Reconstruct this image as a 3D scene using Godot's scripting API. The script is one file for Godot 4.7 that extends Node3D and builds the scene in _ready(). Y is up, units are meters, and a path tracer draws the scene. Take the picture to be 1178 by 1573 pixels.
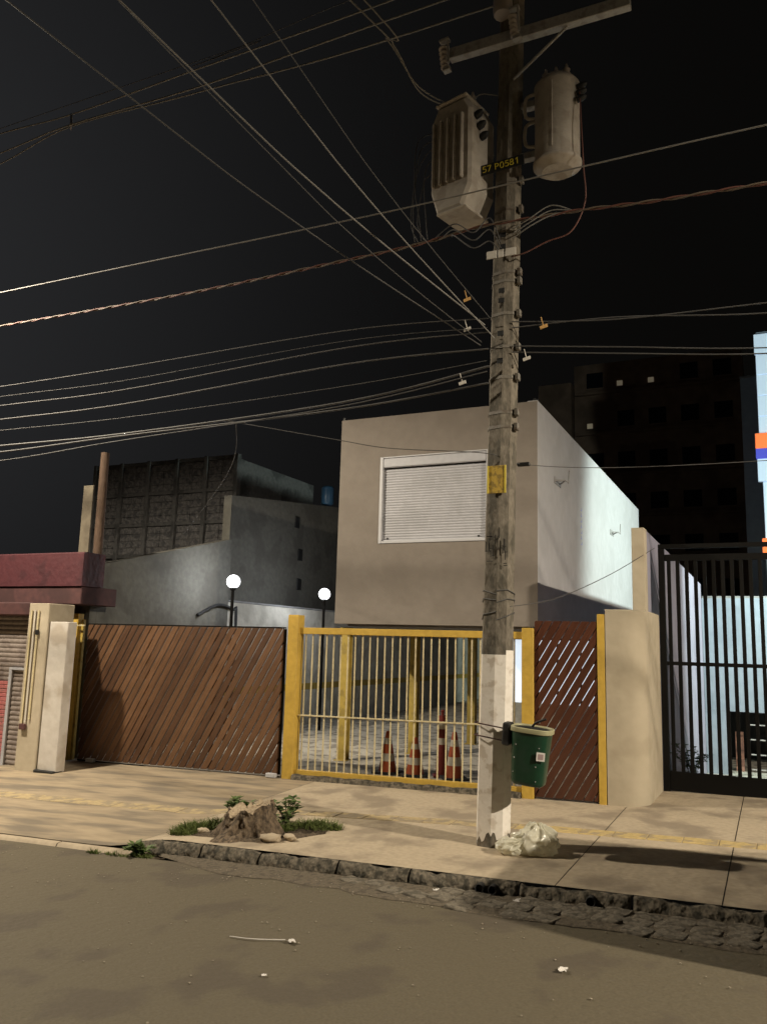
extends Node3D
# A night street: a house on stilts behind a yellow barred fence, a wooden sliding gate and a utility pole on the sidewalk.

var M := {}
var rng := RandomNumberGenerator.new()

# ---------------------------------------------------------------- naming
func numbered(parent: Node, called: String) -> String:
	var used: Dictionary = parent.get_meta("used_names", {})
	var n: int = used.get(called, 0)
	used[called] = n + 1
	parent.set_meta("used_names", used)
	return called if n == 0 else "%s_%03d" % [called, n]

func tag(o: Node, label: String, category: String = "", group: String = "", kind: String = "") -> Node:
	if label != "": o.set_meta("label", label)
	if category != "": o.set_meta("category", category)
	if group != "": o.set_meta("group", group)
	if kind != "": o.set_meta("kind", kind)
	return o

func thing(called: String, label: String, category: String, at := Vector3.ZERO, turn := 0.0, group := "") -> Node3D:
	var o := Node3D.new()
	o.name = numbered(self, called)
	add_child(o, true)
	o.position = at
	o.rotation.y = turn
	tag(o, label, category, group, "thing")
	return o

func structure(called: String, label := "", category := "") -> Node3D:
	var o := Node3D.new()
	o.name = numbered(self, called)
	add_child(o, true)
	tag(o, label, category, "", "structure")
	return o

func put(called: String, shape, material: Material, parent: Node = null, at := Vector3.ZERO) -> MeshInstance3D:
	var o := MeshInstance3D.new()
	if parent == null: parent = self
	o.name = numbered(parent, called)
	o.mesh = shape.commit() if shape is SurfaceTool else shape
	o.material_override = material
	parent.add_child(o, true)
	o.position = at
	return o

# ---------------------------------------------------------------- shapes
func tool() -> SurfaceTool:
	var st := SurfaceTool.new()
	st.begin(Mesh.PRIMITIVE_TRIANGLES)
	return st

func tri(st: SurfaceTool, a: Vector3, b: Vector3, c: Vector3, out: Vector3) -> void:
	var n := (b - a).cross(c - a)
	if n.length_squared() < 1e-16: return
	if n.dot(out) < 0.0:
		n = -n
	else:
		var t := b
		b = c
		c = t
	n = n.normalized()
	for v in [a, b, c]:
		st.set_normal(n)
		st.set_uv(Vector2(v.x, v.y))
		st.add_vertex(v)

func quad(st: SurfaceTool, a: Vector3, b: Vector3, c: Vector3, d: Vector3, out: Vector3) -> void:
	tri(st, a, b, c, out)
	tri(st, a, c, d, out)

func pick(ax: int, x: float, y: float, z: float) -> Vector3:
	# x along ax, y along the next axis, z along the one after
	if ax == 0: return Vector3(x, y, z)
	if ax == 1: return Vector3(z, x, y)
	return Vector3(y, z, x)

func bx(st: SurfaceTool, lo: Vector3, hi: Vector3, b := 0.0, bs := Basis(), at := Vector3.ZERO) -> void:
	# a box from lo to hi with chamfered edges, turned by bs about at
	var c := (lo + hi) / 2.0
	var h := (hi - lo) / 2.0
	b = minf(b, minf(h.x, minf(h.y, h.z)) * 0.9)
	var hs := [h.x, h.y, h.z]
	for ax in 3:
		var u := (ax + 1) % 3
		var v := (ax + 2) % 3
		for s in [-1.0, 1.0]:
			var q := []
			for k in [[-1, -1], [1, -1], [1, 1], [-1, 1]]:
				q.append(at + bs * (c + pick(ax, s * hs[ax], k[0] * (hs[u] - b), k[1] * (hs[v] - b))))
			quad(st, q[0], q[1], q[2], q[3], bs * pick(ax, s, 0, 0))
		if b <= 0.0: continue
		for su in [-1.0, 1.0]:
			for sv in [-1.0, 1.0]:
				var e := []
				for k in [[-1, 0], [1, 0], [1, 1], [-1, 1]]:
					var du: float = hs[u] if k[1] == 0 else hs[u] - b
					var dv: float = hs[v] - b if k[1] == 0 else hs[v]
					e.append(at + bs * (c + pick(ax, k[0] * (hs[ax] - b), su * du, sv * dv)))
				quad(st, e[0], e[1], e[2], e[3], bs * pick(ax, 0, su, sv))
	if b <= 0.0: return
	for sx in [-1.0, 1.0]:
		for sy in [-1.0, 1.0]:
			for sz in [-1.0, 1.0]:
				var s := Vector3(sx, sy, sz)
				tri(st, at + bs * (c + s * Vector3(h.x, h.y - b, h.z - b)), at + bs * (c + s * Vector3(h.x - b, h.y, h.z - b)), at + bs * (c + s * Vector3(h.x - b, h.y - b, h.z)), bs * s)

func box(called: String, lo: Vector3, hi: Vector3, material: Material, parent: Node = null, b := 0.004) -> MeshInstance3D:
	# the node stands at the middle of the box
	var st := tool()
	var c := (lo + hi) / 2.0
	bx(st, lo - c, hi - c, b)
	return put(called, st, material, parent, c)

func grid(st: SurfaceTool, rows: Array, flip := false, wrap := false) -> void:
	# rows of equally many points, drawn as one smooth surface
	var nu := rows.size()
	var nv: int = rows[0].size()
	var normals := []
	for i in nu:
		var line := PackedVector3Array()
		for j in nv:
			var du: Vector3 = rows[mini(i + 1, nu - 1)][j] - rows[maxi(i - 1, 0)][j]
			var dv: Vector3
			if wrap: dv = rows[i][1 if j == nv - 1 else j + 1] - rows[i][nv - 2 if j == 0 else j - 1]
			else: dv = rows[i][mini(j + 1, nv - 1)] - rows[i][maxi(j - 1, 0)]
			var n := du.cross(dv)
			line.append((-n if flip else n).normalized() if n.length_squared() > 1e-18 else Vector3.ZERO)
		normals.append(line)
	for i in [0, nu - 1]:
		for j in nv:
			if normals[i][j] == Vector3.ZERO: normals[i][j] = normals[1 if i == 0 else nu - 2][j] if nu > 1 else Vector3.UP
	for i in nu:
		for j in nv:
			if normals[i][j] == Vector3.ZERO: normals[i][j] = Vector3.UP
	for i in nu - 1:
		for j in nv - 1:
			for t in [[0, 0, 1, 0, 1, 1], [0, 0, 1, 1, 0, 1]]:
				var p := []
				var m := []
				for k in 3:
					p.append(rows[i + t[2 * k]][j + t[2 * k + 1]])
					m.append(normals[i + t[2 * k]][j + t[2 * k + 1]])
				var n: Vector3 = (p[1] - p[0]).cross(p[2] - p[0])
				if n.length_squared() < 1e-18: continue
				var order := [0, 1, 2] if n.dot(m[0] + m[1] + m[2]) < 0.0 else [0, 2, 1]
				for k in order:
					st.set_normal(m[k])
					st.set_uv(Vector2(float(j), float(i)))
					st.add_vertex(p[k])

func tube(st: SurfaceTool, pts: Array, radius, sides := 8, caps := true) -> void:
	var rows := []
	var side := Vector3.ZERO
	for i in pts.size():
		var d: Vector3 = (pts[mini(i + 1, pts.size() - 1)] - pts[maxi(i - 1, 0)]).normalized()
		if side == Vector3.ZERO: side = d.cross(Vector3.UP if absf(d.y) < 0.9 else Vector3.RIGHT).normalized()
		side = (side - d * side.dot(d)).normalized()
		var up := d.cross(side)
		var r: float = radius[i] if radius is Array else radius
		var line := PackedVector3Array()
		for k in sides + 1:
			var a := TAU * k / sides
			line.append(pts[i] + (side * cos(a) + up * sin(a)) * r)
		rows.append(line)
	var mid: Vector3 = (rows[0][0] + rows[0][sides / 2]) / 2.0
	var n: Vector3 = (rows[1][0] - rows[0][0]).cross(rows[0][1] - rows[0][sides - 1])
	grid(st, rows, n.dot(rows[0][0] - mid) < 0.0, true)
	if caps:
		for e in [0, rows.size() - 1]:
			var out: Vector3 = pts[0] - pts[1] if e == 0 else pts[-1] - pts[-2]
			for k in sides: tri(st, pts[0 if e == 0 else -1], rows[e][k], rows[e][k + 1], out)

func lathe(st: SurfaceTool, profile_in: Array, sides := 20, at := Vector3.ZERO, bs := Basis(), wide := 1.0) -> void:
	# profile of Vector2(radius, height), from bottom to top; wide stretches x
	var rows := []
	var profile := profile_in.duplicate()
	for e in [0, profile.size() - 1]: # flat ends keep a crisp rim
		var q: Vector2 = profile[e]
		if q.x == 0.0:
			var nb: Vector2 = profile[1 if e == 0 else e - 1]
			profile[e] = Vector2(.0001, q.y)
			if e == 0: profile.insert(1, Vector2(nb.x * .96, lerpf(q.y, nb.y, .96)))
			else: profile.insert(profile.size() - 1, Vector2(nb.x * .96, lerpf(q.y, nb.y, .96)))
	for p in profile:
		var line := PackedVector3Array()
		for k in sides + 1:
			var a := TAU * k / sides
			line.append(at + bs * Vector3(cos(a) * p.x * wide, p.y, sin(a) * p.x))
		rows.append(line)
	grid(st, rows, false, true)

func prism(st: SurfaceTool, poly: Array, depth: float, b := 0.0, holes_back := true) -> void:
	# a convex polygon in x, y, its front at z = depth / 2, with a chamfered front rim
	var n := poly.size()
	var c := Vector2.ZERO
	for p in poly: c += p / n
	var inner := []
	for i in n:
		var p0: Vector2 = poly[(i + n - 1) % n]
		var p1: Vector2 = poly[i]
		var p2: Vector2 = poly[(i + 1) % n]
		var d0 := (p1 - p0).normalized()
		var d1 := (p2 - p1).normalized()
		var n0 := Vector2(-d0.y, d0.x)
		if n0.dot(c - p1) < 0: n0 = -n0
		var n1 := Vector2(-d1.y, d1.x)
		if n1.dot(c - p1) < 0: n1 = -n1
		var k := 1.0 + n0.dot(n1)
		inner.append(p1 + (n0 + n1) * (b / maxf(k, 0.35)))
	var zf := depth / 2.0
	for i in n:
		var j := (i + 1) % n
		var a: Vector2 = poly[i]
		var e: Vector2 = poly[j]
		var ia: Vector2 = inner[i]
		var ie: Vector2 = inner[j]
		var out := (a + e) / 2.0 - c
		var o3 := Vector3(out.x, out.y, 0)
		quad(st, Vector3(a.x, a.y, -zf), Vector3(e.x, e.y, -zf), Vector3(e.x, e.y, zf - b), Vector3(a.x, a.y, zf - b), o3)
		if b > 0.0: quad(st, Vector3(a.x, a.y, zf - b), Vector3(e.x, e.y, zf - b), Vector3(ie.x, ie.y, zf), Vector3(ia.x, ia.y, zf), o3.normalized() + Vector3(0, 0, 1))
		if i > 0 and j > 0:
			tri(st, Vector3(inner[0].x, inner[0].y, zf), Vector3(ia.x, ia.y, zf), Vector3(ie.x, ie.y, zf), Vector3(0, 0, 1))
			if holes_back: tri(st, Vector3(poly[0].x, poly[0].y, -zf), Vector3(a.x, a.y, -zf), Vector3(e.x, e.y, -zf), Vector3(0, 0, -1))

func clip(poly: Array, n: Vector2, d: float) -> Array:
	# keeps the part of a convex polygon where p.n <= d
	var out := []
	for i in poly.size():
		var a: Vector2 = poly[i]
		var b: Vector2 = poly[(i + 1) % poly.size()]
		var da := a.dot(n) - d
		var db := b.dot(n) - d
		if da <= 0: out.append(a)
		if da * db < 0: out.append(a.lerp(b, da / (da - db)))
	return out

func curve(pts: Array, steps := 8) -> Array:
	# Catmull-Rom through the points
	var out := []
	for i in pts.size() - 1:
		var a: Vector3 = pts[maxi(i - 1, 0)]
		var b: Vector3 = pts[i]
		var c: Vector3 = pts[i + 1]
		var d: Vector3 = pts[mini(i + 2, pts.size() - 1)]
		for k in steps: out.append(b.cubic_interpolate(c, a, d, float(k) / steps))
	out.append(pts[-1])
	return out

# ---------------------------------------------------------------- materials
func noise_bytes(sd: int, freq: float, size: int, octaves := 4, kind := FastNoiseLite.TYPE_SIMPLEX_SMOOTH) -> PackedByteArray:
	var f := FastNoiseLite.new()
	f.noise_type = kind
	f.seed = sd
	f.frequency = freq
	f.fractal_octaves = octaves
	return f.get_seamless_image(size, size).get_data()

func grunge(sd: int, a: Color, b: Color, stain: Color, size := 256, fine := 0.05, coarse := 0.008, from := 0.52, to := 0.75, strength := 0.7) -> ImageTexture:
	# linear colours: grain between a and b, patches of stain
	var n1 := noise_bytes(sd, fine, size)
	var n2 := noise_bytes(sd + 7, coarse, size, 5)
	var data := PackedByteArray()
	data.resize(size * size * 3)
	for i in size * size:
		var t := n1[i] / 255.0
		var s := smoothstep(from, to, n2[i] / 255.0) * strength
		data[i * 3] = lin8(lerpf(lerpf(a.r, b.r, t), stain.r, s))
		data[i * 3 + 1] = lin8(lerpf(lerpf(a.g, b.g, t), stain.g, s))
		data[i * 3 + 2] = lin8(lerpf(lerpf(a.b, b.b, t), stain.b, s))
	var im := Image.create_from_data(size, size, false, Image.FORMAT_RGB8, data)
	return ImageTexture.create_from_image(im)

func lin8(v: float) -> int:
	return int(clampf((1.055 * pow(v, 1.0 / 2.4) - 0.055) if v > 0.0031 else v * 12.92, 0.0, 1.0) * 255.0)

func srgb(r: float, g: float, b: float) -> Color:
	return Color(r, g, b).linear_to_srgb()

func relief(sd: int, freq: float, strength := 2.0, size := 256) -> ImageTexture:
	var f := FastNoiseLite.new()
	f.seed = sd
	f.frequency = freq
	f.fractal_octaves = 5
	var im := f.get_seamless_image(size, size)
	im.convert(Image.FORMAT_RGB8)
	im.bump_map_to_normal_map(strength)
	return ImageTexture.create_from_image(im)

func plain(r: float, g: float, b: float, rough := 0.7, metal := 0.0) -> StandardMaterial3D:
	var m := StandardMaterial3D.new()
	m.albedo_color = srgb(r, g, b)
	m.roughness = rough
	m.metallic = metal
	return m

func surface(tex: Texture2D, rough: float, tiles, normal: Texture2D = null, depth := 1.0, world := true) -> StandardMaterial3D:
	var m := StandardMaterial3D.new()
	m.albedo_texture = tex
	m.roughness = rough
	m.uv1_triplanar = true
	m.uv1_world_triplanar = world
	m.uv1_scale = tiles if tiles is Vector3 else Vector3.ONE * tiles
	if normal != null:
		m.normal_enabled = true
		m.normal_texture = normal
		m.normal_scale = depth
	return m

func glow(r: float, g: float, b: float, energy: float) -> StandardMaterial3D:
	var m := StandardMaterial3D.new()
	m.albedo_color = srgb(r, g, b)
	m.emission_enabled = true
	m.emission = srgb(r, g, b)
	m.emission_energy_multiplier = energy
	return m

func make_materials() -> void:
	var grain := relief(3, 0.06, 3.0)
	var rough := relief(5, 0.03, 6.0)
	var pits := relief(9, 0.12, 4.0)
	M.walk = surface(grunge(11, Color(.40, .325, .23), Color(.52, .43, .31), Color(.23, .185, .135), 512, .09, .008, .42, .85, .75), .9, .31, grain, .25)
	M.drive = surface(grunge(17, Color(.29, .23, .155), Color(.42, .335, .225), Color(.14, .12, .095), 512, .03, .009, .4, .85, .75), .88, Vector3(.12, .3, .5), grain, .25)
	M.joint = plain(.05, .045, .038, .95)
	M.asphalt = surface(grunge(23, Color(.092, .077, .049), Color(.146, .121, .078), Color(.078, .061, .045), 512, .22, .005, .5, .72, .6), .82, .4, pits, .16)
	M.yard = surface(grunge(29, Color(.42, .39, .33), Color(.6, .56, .48), Color(.2, .18, .15), 512, .09, .012, .5, .7, .8), .9, .4, grain, .6)
	M.tactile = surface(grunge(31, Color(.46, .34, .14), Color(.60, .45, .20), Color(.34, .27, .17), 256, .06, .02, .45, .7, .9), .85, .9, grain, .6)
	M.tactile_worn = surface(grunge(32, Color(.38, .295, .165), Color(.52, .40, .215), Color(.28, .23, .16), 256, .06, .02, .4, .65, .9), .88, .9, grain, .6)
	M.kerb = surface(grunge(37, Color(.07, .06, .045), Color(.25, .21, .155), Color(.03, .028, .02), 256, .09, .03, .45, .65, .9), .95, 1.4, rough, 1.3)
	M.cobble = surface(grunge(41, Color(.12, .105, .08), Color(.24, .205, .155), Color(.07, .06, .045), 256, .08, .02, .5, .7, .8), .85, 2.0, rough, .8)
	M.soil = surface(grunge(43, Color(.05, .036, .022), Color(.15, .11, .07), Color(.03, .022, .014), 256, .1, .03), .98, 2.5, rough, 1.5)
	M.gutter_dirt = surface(grunge(45, Color(.085, .068, .047), Color(.165, .135, .095), Color(.06, .048, .034), 256, .1, .03), .95, 1.6, rough, .7)
	M.pebble = plain(.3, .26, .2, .9)
	# walls
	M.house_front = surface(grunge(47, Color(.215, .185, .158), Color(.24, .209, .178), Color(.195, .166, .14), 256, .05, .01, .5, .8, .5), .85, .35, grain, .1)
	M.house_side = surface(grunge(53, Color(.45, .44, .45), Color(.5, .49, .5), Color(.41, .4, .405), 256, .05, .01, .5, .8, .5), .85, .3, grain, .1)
	M.soffit = surface(grunge(55, Color(.2, .18, .16), Color(.3, .27, .24), Color(.14, .12, .1)), .9, .4)
	M.wall_cream = surface(grunge(59, Color(.42, .36, .265), Color(.48, .415, .31), Color(.35, .295, .21), 256, .04, .012, .45, .85, .6), .85, .45, grain, .1)
	M.wall_white = surface(grunge(61, Color(.52, .48, .43), Color(.6, .56, .51), Color(.4, .34, .27), 256, .05, .012, .55, .8, .7), .8, .4, grain, .1)
	M.wall_olive = surface(grunge(67, Color(.10, .096, .082), Color(.14, .135, .115), Color(.075, .07, .06), 512, .05, .007, .5, .75, .6), .92, .25, grain, .25)
	M.wall_grey = surface(grunge(71, Color(.50, .48, .42), Color(.60, .58, .51), Color(.36, .34, .29), 256, .05, .01, .5, .75, .7), .9, .3, grain, .5)
	M.wall_dim = surface(grunge(73, Color(.2, .2, .2), Color(.3, .3, .3), Color(.12, .12, .12), 256, .05, .01), .92, .2, grain, .5)
	M.wall_lilac = surface(grunge(79, Color(.25, .235, .30), Color(.29, .275, .345), Color(.2, .19, .24), 256, .05, .01, .5, .8, .6), .85, .35, grain, .1)
	M.wall_pale = surface(grunge(83, Color(.24, .285, .34), Color(.28, .33, .395), Color(.2, .24, .29), 256, .05, .01, .5, .8, .6), .8, .3, grain, .1)
	M.block = surface(grunge(89, Color(.13, .125, .125), Color(.25, .24, .235), Color(.09, .09, .095), 256, .06, .02, .45, .7, .8), .95, .9, rough, 1.5)
	M.block_frame = surface(grunge(97, Color(.1, .1, .1), Color(.17, .165, .16), Color(.05, .05, .05)), .95, .5, grain, .5)
	M.brick = surface(grunge(101, Color(.3, .15, .11), Color(.42, .24, .18), Color(.2, .12, .1)), .9, 1.2, grain, .6)
	M.tower_brown = surface(grunge(103, Color(.16, .105, .075), Color(.24, .16, .115), Color(.11, .075, .055)), .95, .1)
	M.dark_glass = plain(.012, .014, .018, .15)
	M.dark_glass.metallic_specular = .3
	M.red_paint = surface(grunge(107, Color(.065, .017, .022), Color(.09, .024, .029), Color(.045, .014, .018), 256, .05, .012), .6, .5, grain, .2)
	M.maroon = surface(grunge(109, Color(.06, .025, .026), Color(.1, .04, .038), Color(.045, .02, .02)), .8, .5)
	M.shutter_metal = surface(grunge(113, Color(.20, .165, .145), Color(.31, .26, .23), Color(.13, .1, .09), 256, .06, .02), .6, .8, grain, .2)
	M.shutter_red = surface(grunge(127, Color(.34, .10, .10), Color(.46, .16, .15), Color(.25, .14, .12), 256, .06, .02), .6, .8, grain, .2)
	M.shutter_white = surface(grunge(131, Color(.42, .42, .45), Color(.48, .48, .51), Color(.38, .38, .4)), .5, .6)
	M.frame_white = plain(.5, .5, .52, .45)
	# metal, paint
	M.yellow = surface(grunge(137, Color(.52, .335, .055), Color(.62, .41, .075), Color(.46, .3, .055), 256, .05, .02, .5, .9, .6), .5, .8, grain, .15)
	M.yellow_dull = surface(grunge(139, Color(.40, .29, .06), Color(.50, .36, .08), Color(.26, .19, .05), 256, .05, .02, .5, .75, .7), .55, .8, grain, .2)
	M.cream_metal = surface(grunge(141, Color(.58, .50, .30), Color(.68, .59, .37), Color(.42, .35, .2), 256, .1, .03), .5, 1.5)
	M.black_iron = plain(.006, .0055, .005, .7)
	M.black_iron.metallic_specular = .25
	M.black = plain(.012, .012, .012, .6)
	M.steel = plain(.42, .41, .40, .5, .6)
	M.galvanised = surface(grunge(149, Color(.30, .29, .28), Color(.42, .41, .40), Color(.22, .2, .18), 256, .08, .02), .5, 1.5)
	M.strap = surface(grunge(150, Color(.12, .105, .085), Color(.2, .18, .15), Color(.09, .06, .04), 256, .08, .02), .6, 1.5)
	M.transformer = surface(grunge(151, Color(.38, .34, .29), Color(.47, .425, .37), Color(.28, .235, .19), 256, .05, .015, .5, .75, .7), .6, .9, grain, .2)
	M.porcelain = plain(.36, .31, .27, .3)
	M.pole = surface(grunge(157, Color(.115, .098, .075), Color(.23, .20, .16), Color(.06, .055, .042), 512, .06, .014, .45, .7, .8), .92, Vector3(1.2, .45, 1.2), rough, .6, false)
	M.whitewash = surface(grunge(163, Color(.74, .69, .62), Color(.84, .79, .73), Color(.5, .42, .33), 256, .07, .02, .6, .82, .8), .85, 1.1, grain, .15)
	M.wire = plain(.075, .072, .07, .6)
	M.wire_bare = plain(.22, .21, .195, .55)
	M.wire_brown = plain(.15, .115, .085, .6)
	M.wire_red = plain(.15, .06, .045, .6)
	M.tag_orange = plain(.62, .36, .12, .6)
	M.tag_white = plain(.6, .56, .5, .6)
	M.plate_yellow = surface(grunge(167, Color(.42, .28, .045), Color(.55, .37, .07), Color(.22, .15, .04), 256, .06, .03, .45, .7, .8), .5, 2.0, grain, .2)
	M.ink = plain(.03, .026, .022, .9)
	M.sign_yellow = plain(.62, .5, .05, .5)
	M.bin_green = surface(grunge(173, Color(.008, .038, .02), Color(.013, .055, .028), Color(.02, .05, .032), 256, .06, .02), .32, 1.5)
	M.bin_rim = plain(.36, .34, .2, .5)
	M.paper = plain(.72, .68, .64, .8)
	M.sticker_mark = plain(.38, .28, .27, .8)
	M.bag = plain(.72, .70, .58, .25)
	M.bag.transparency = BaseMaterial3D.TRANSPARENCY_ALPHA
	M.bag.albedo_color.a = .72
	M.bag.backlight_enabled = true
	M.bag.backlight = srgb(.25, .23, .17)
	M.cone_orange = plain(.36, .07, .02, .55)
	M.cone_red = plain(.16, .018, .014, .55)
	M.cone_white = plain(.5, .47, .4, .5)
	M.rubber = plain(.02, .02, .02, .8)
	M.grass = plain(.10, .13, .028, .8)
	M.leaf = plain(.085, .13, .032, .65)
	M.leaf_dark = plain(.05, .095, .03, .65)
	M.stem = plain(.09, .1, .04, .8)
	M.bark = surface(grunge(179, Color(.09, .065, .042), Color(.26, .19, .125), Color(.045, .034, .024), 256, .09, .03, .45, .65, .9), .95, Vector3(3, 1.2, 3), rough, 1.6)
	M.cut_wood = surface(grunge(181, Color(.34, .26, .17), Color(.48, .38, .26), Color(.2, .15, .1), 256, .1, .03), .9, 3.0, grain, .6)
	M.old_wood = surface(grunge(183, Color(.06, .036, .022), Color(.1, .06, .038), Color(.035, .022, .015)), .9, Vector3(2, .3, 2), grain, .6)
	M.old_board = surface(grunge(185, Color(.12, .1, .07), Color(.16, .135, .095), Color(.08, .065, .045)), .9, .6)
	M.blue_plastic = plain(.04, .11, .2, .35)
	M.blue_paint = plain(.32, .34, .62, .8)
	M.car_paint = plain(.16, .17, .18, .3, .5)
	# wood with the grain along the board (y of the board)
	var wood_tones := [[Color(.115, .056, .027), Color(.17, .085, .042)], [Color(.085, .041, .021), Color(.13, .063, .032)], [Color(.14, .071, .035), Color(.195, .10, .051)], [Color(.12, .06, .03), Color(.15, .076, .038)], [Color(.075, .036, .019), Color(.115, .055, .028)]]
	M.wood = []
	M.wood_red = []
	for k in wood_tones.size():
		var t: ImageTexture = grunge(191 + k, wood_tones[k][0], wood_tones[k][1], wood_tones[k][0] * .6, 256, .05, .02, .55, .8, .6)
		var m := surface(t, .48, Vector3(7, .35, 7), grain, .35, false)
		m.uv1_offset = Vector3(.13 * k, .37 * k, .29 * k)
		M.wood.append(m)
		if k < 3:
			var r: ImageTexture = grunge(211 + k, Color(.06, .022, .012) * (1.0 + .15 * k), Color(.095, .036, .02) * (1.0 + .12 * k), Color(.06, .018, .01), 256, .05, .02)
			var mr := surface(r, .32, Vector3(7, .35, 7), grain, .3, false)
			M.wood_red.append(mr)

# ---------------------------------------------------------------- the lie of the land
func road_y(x: float) -> float:
	return -.08 + .036 * (clampf(x, -14, 7) + 2.9)

func kerb_y(x: float) -> float:
	var k := -.05 + .031 * (clampf(x, -14, 7) + 5.16)
	return lerpf(k, road_y(x) + .028, smoothstep(-4.95, -5.7, x))

func lot_y(x: float) -> float:
	return .023 * (clampf(x, -14, 5) + 5.7)

func walk_y(x: float, z: float) -> float:
	var t := clampf((z + 6.2) / -3.3, 0.0, 1.0)
	return lerpf(kerb_y(x), lot_y(x), t)

func sheet(called: String, x0: float, x1: float, z0: float, z1: float, step: float, height: Callable, material: Material, parent: Node) -> MeshInstance3D:
	var rows := []
	var nx := maxi(1, int(ceil((x1 - x0) / step)))
	var nz := maxi(1, int(ceil(absf(z1 - z0) / maxf(step, .15))))
	for i in nx + 1:
		var line := PackedVector3Array()
		var x := lerpf(x0, x1, float(i) / nx)
		for j in nz + 1:
			var z := lerpf(z0, z1, float(j) / nz)
			line.append(Vector3(x, height.call(x, z), z))
		rows.append(line)
	var st := tool()
	var n: Vector3 = (rows[1][0] - rows[0][0]).cross(rows[0][1] - rows[0][0])
	grid(st, rows, n.y < 0)
	return put(called, st, material, parent)

func ground_setting() -> void:
	var road := structure("road", "worn asphalt street with pale grit and small litter", "road")
	var bumps := FastNoiseLite.new()
	bumps.seed = 5
	bumps.frequency = .5
	var road_h := func(x, z): return road_y(x) + bumps.get_noise_2d(x, z) * .006
	sheet("asphalt", -10, 3, -5.95, 4, .2, road_h, M.asphalt, road)
	sheet("asphalt", -60, -10.0, -5.95, 4, 5, func(x, _z): return road_y(x), M.asphalt, road)
	sheet("asphalt", 3.0, 60, -5.95, 4, 5, func(x, _z): return road_y(x), M.asphalt, road)
	sheet("asphalt", -60, 60, 4, 40, 8, func(x, _z): return road_y(x), M.asphalt, road)
	# base under gutter and sidewalk
	var base := structure("ground", "dark earth under the paving and the yards", "ground")
	sheet("earth", -60, 60, -5.9, -6.35, 1, func(x, _z): return road_y(x) - .03, M.soil, base)
	sheet("earth", -60, 60, -6.3, -9.6, 1, func(x, z): return walk_y(x, z) - .03, M.joint, base)
	var walk := structure("sidewalk", "dusty concrete sidewalk in front of the gates", "sidewalk")
	var cuts := [-60.0, -14.0, -9.95, -5.35, -1.5, -.38, .9, 3.0, 60.0]
	for i in cuts.size() - 1:
		var x0: float = cuts[i] + .004
		var x1: float = cuts[i + 1] - .004
		var near: float = -6.07 if x1 < -5.3 else -6.205
		var far: float = -10.95 if x0 > -1.6 else -9.56
		var s := sheet("paving_slab", x0, x1, near, far, .2 if x0 > -15 and x1 < 4 else 4.0, walk_y, M.drive if x1 < -5.3 else M.walk, walk)
		if i == 2: tag(s, "stained driveway slab sloping down to the road")
	# tactile tiles
	var path := [Vector2(-11.2, -7.5), Vector2(-8.4, -7.42), Vector2(-5.9, -7.5), Vector2(-4.4, -7.72), Vector2(-2.2, -8.02), Vector2(0, -8.12), Vector2(3, -8.2)]
	var x := -11.0
	while x < 1.2:
		for i in path.size() - 1:
			if x >= path[i].x and x < path[i + 1].x:
				var z: float = lerpf(path[i].y, path[i + 1].y, (x - path[i].x) / (path[i + 1].x - path[i].x))
				var dir: Vector2 = (path[i + 1] - path[i]).normalized()
				var st := tool()
				var along := Vector3(dir.x, (walk_y(x + .3, z) - walk_y(x, z)) / .3, dir.y).normalized()
				var across := Vector3(0, (walk_y(x, z - .2) - walk_y(x, z)) / .2, -1).normalized()
				var b := Basis(along, across.cross(along).normalized() * -1.0, across)
				if b.y.y < 0: b.y = -b.y
				bx(st, Vector3(-.146, -.02, -.11), Vector3(.146, .005 + rng.randf() * .003, .11), .004, b)
				put("tactile_tile", st, M.tactile if x > -2.3 else M.tactile_worn, walk, Vector3(x + .15, walk_y(x + .15, z), z))
		x += .3
	# far side of the lots: yards
	var yard := structure("yard_ground", "pale worn concrete yard behind the fence", "yard")
	sheet("yard_floor", -30, -1.55, -9.56, -34, 1.0, func(px, _z): return lot_y(px) - .012, M.yard, yard)
	sheet("yard_floor", -60, 60, -34, -120, 10, func(_x, _z): return -.05, M.yard, yard)
	sheet("yard_floor", -60, -30, -9.56, -34, 8, func(_x, _z): return -.12, M.yard, yard)
	sheet("yard_floor", 3.4, 60, -10.9, -34, 8, func(_x, _z): return .08, M.yard, yard)
	var ramp := structure("garage_ramp", "sloping concrete ramp behind the black iron gate", "ramp")
	sheet("ramp_floor", -1.36, 3.4, -10.95, -19, .6, func(px, z): return lerpf(lot_y(px), -.72, clampf((z + 10.95) / -8.05, 0, 1)), M.yard, ramp)
	sheet("ramp_floor", -1.36, 3.4, -19, -22.5, 1, func(_x, _z): return -.72, M.yard, ramp)

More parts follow.
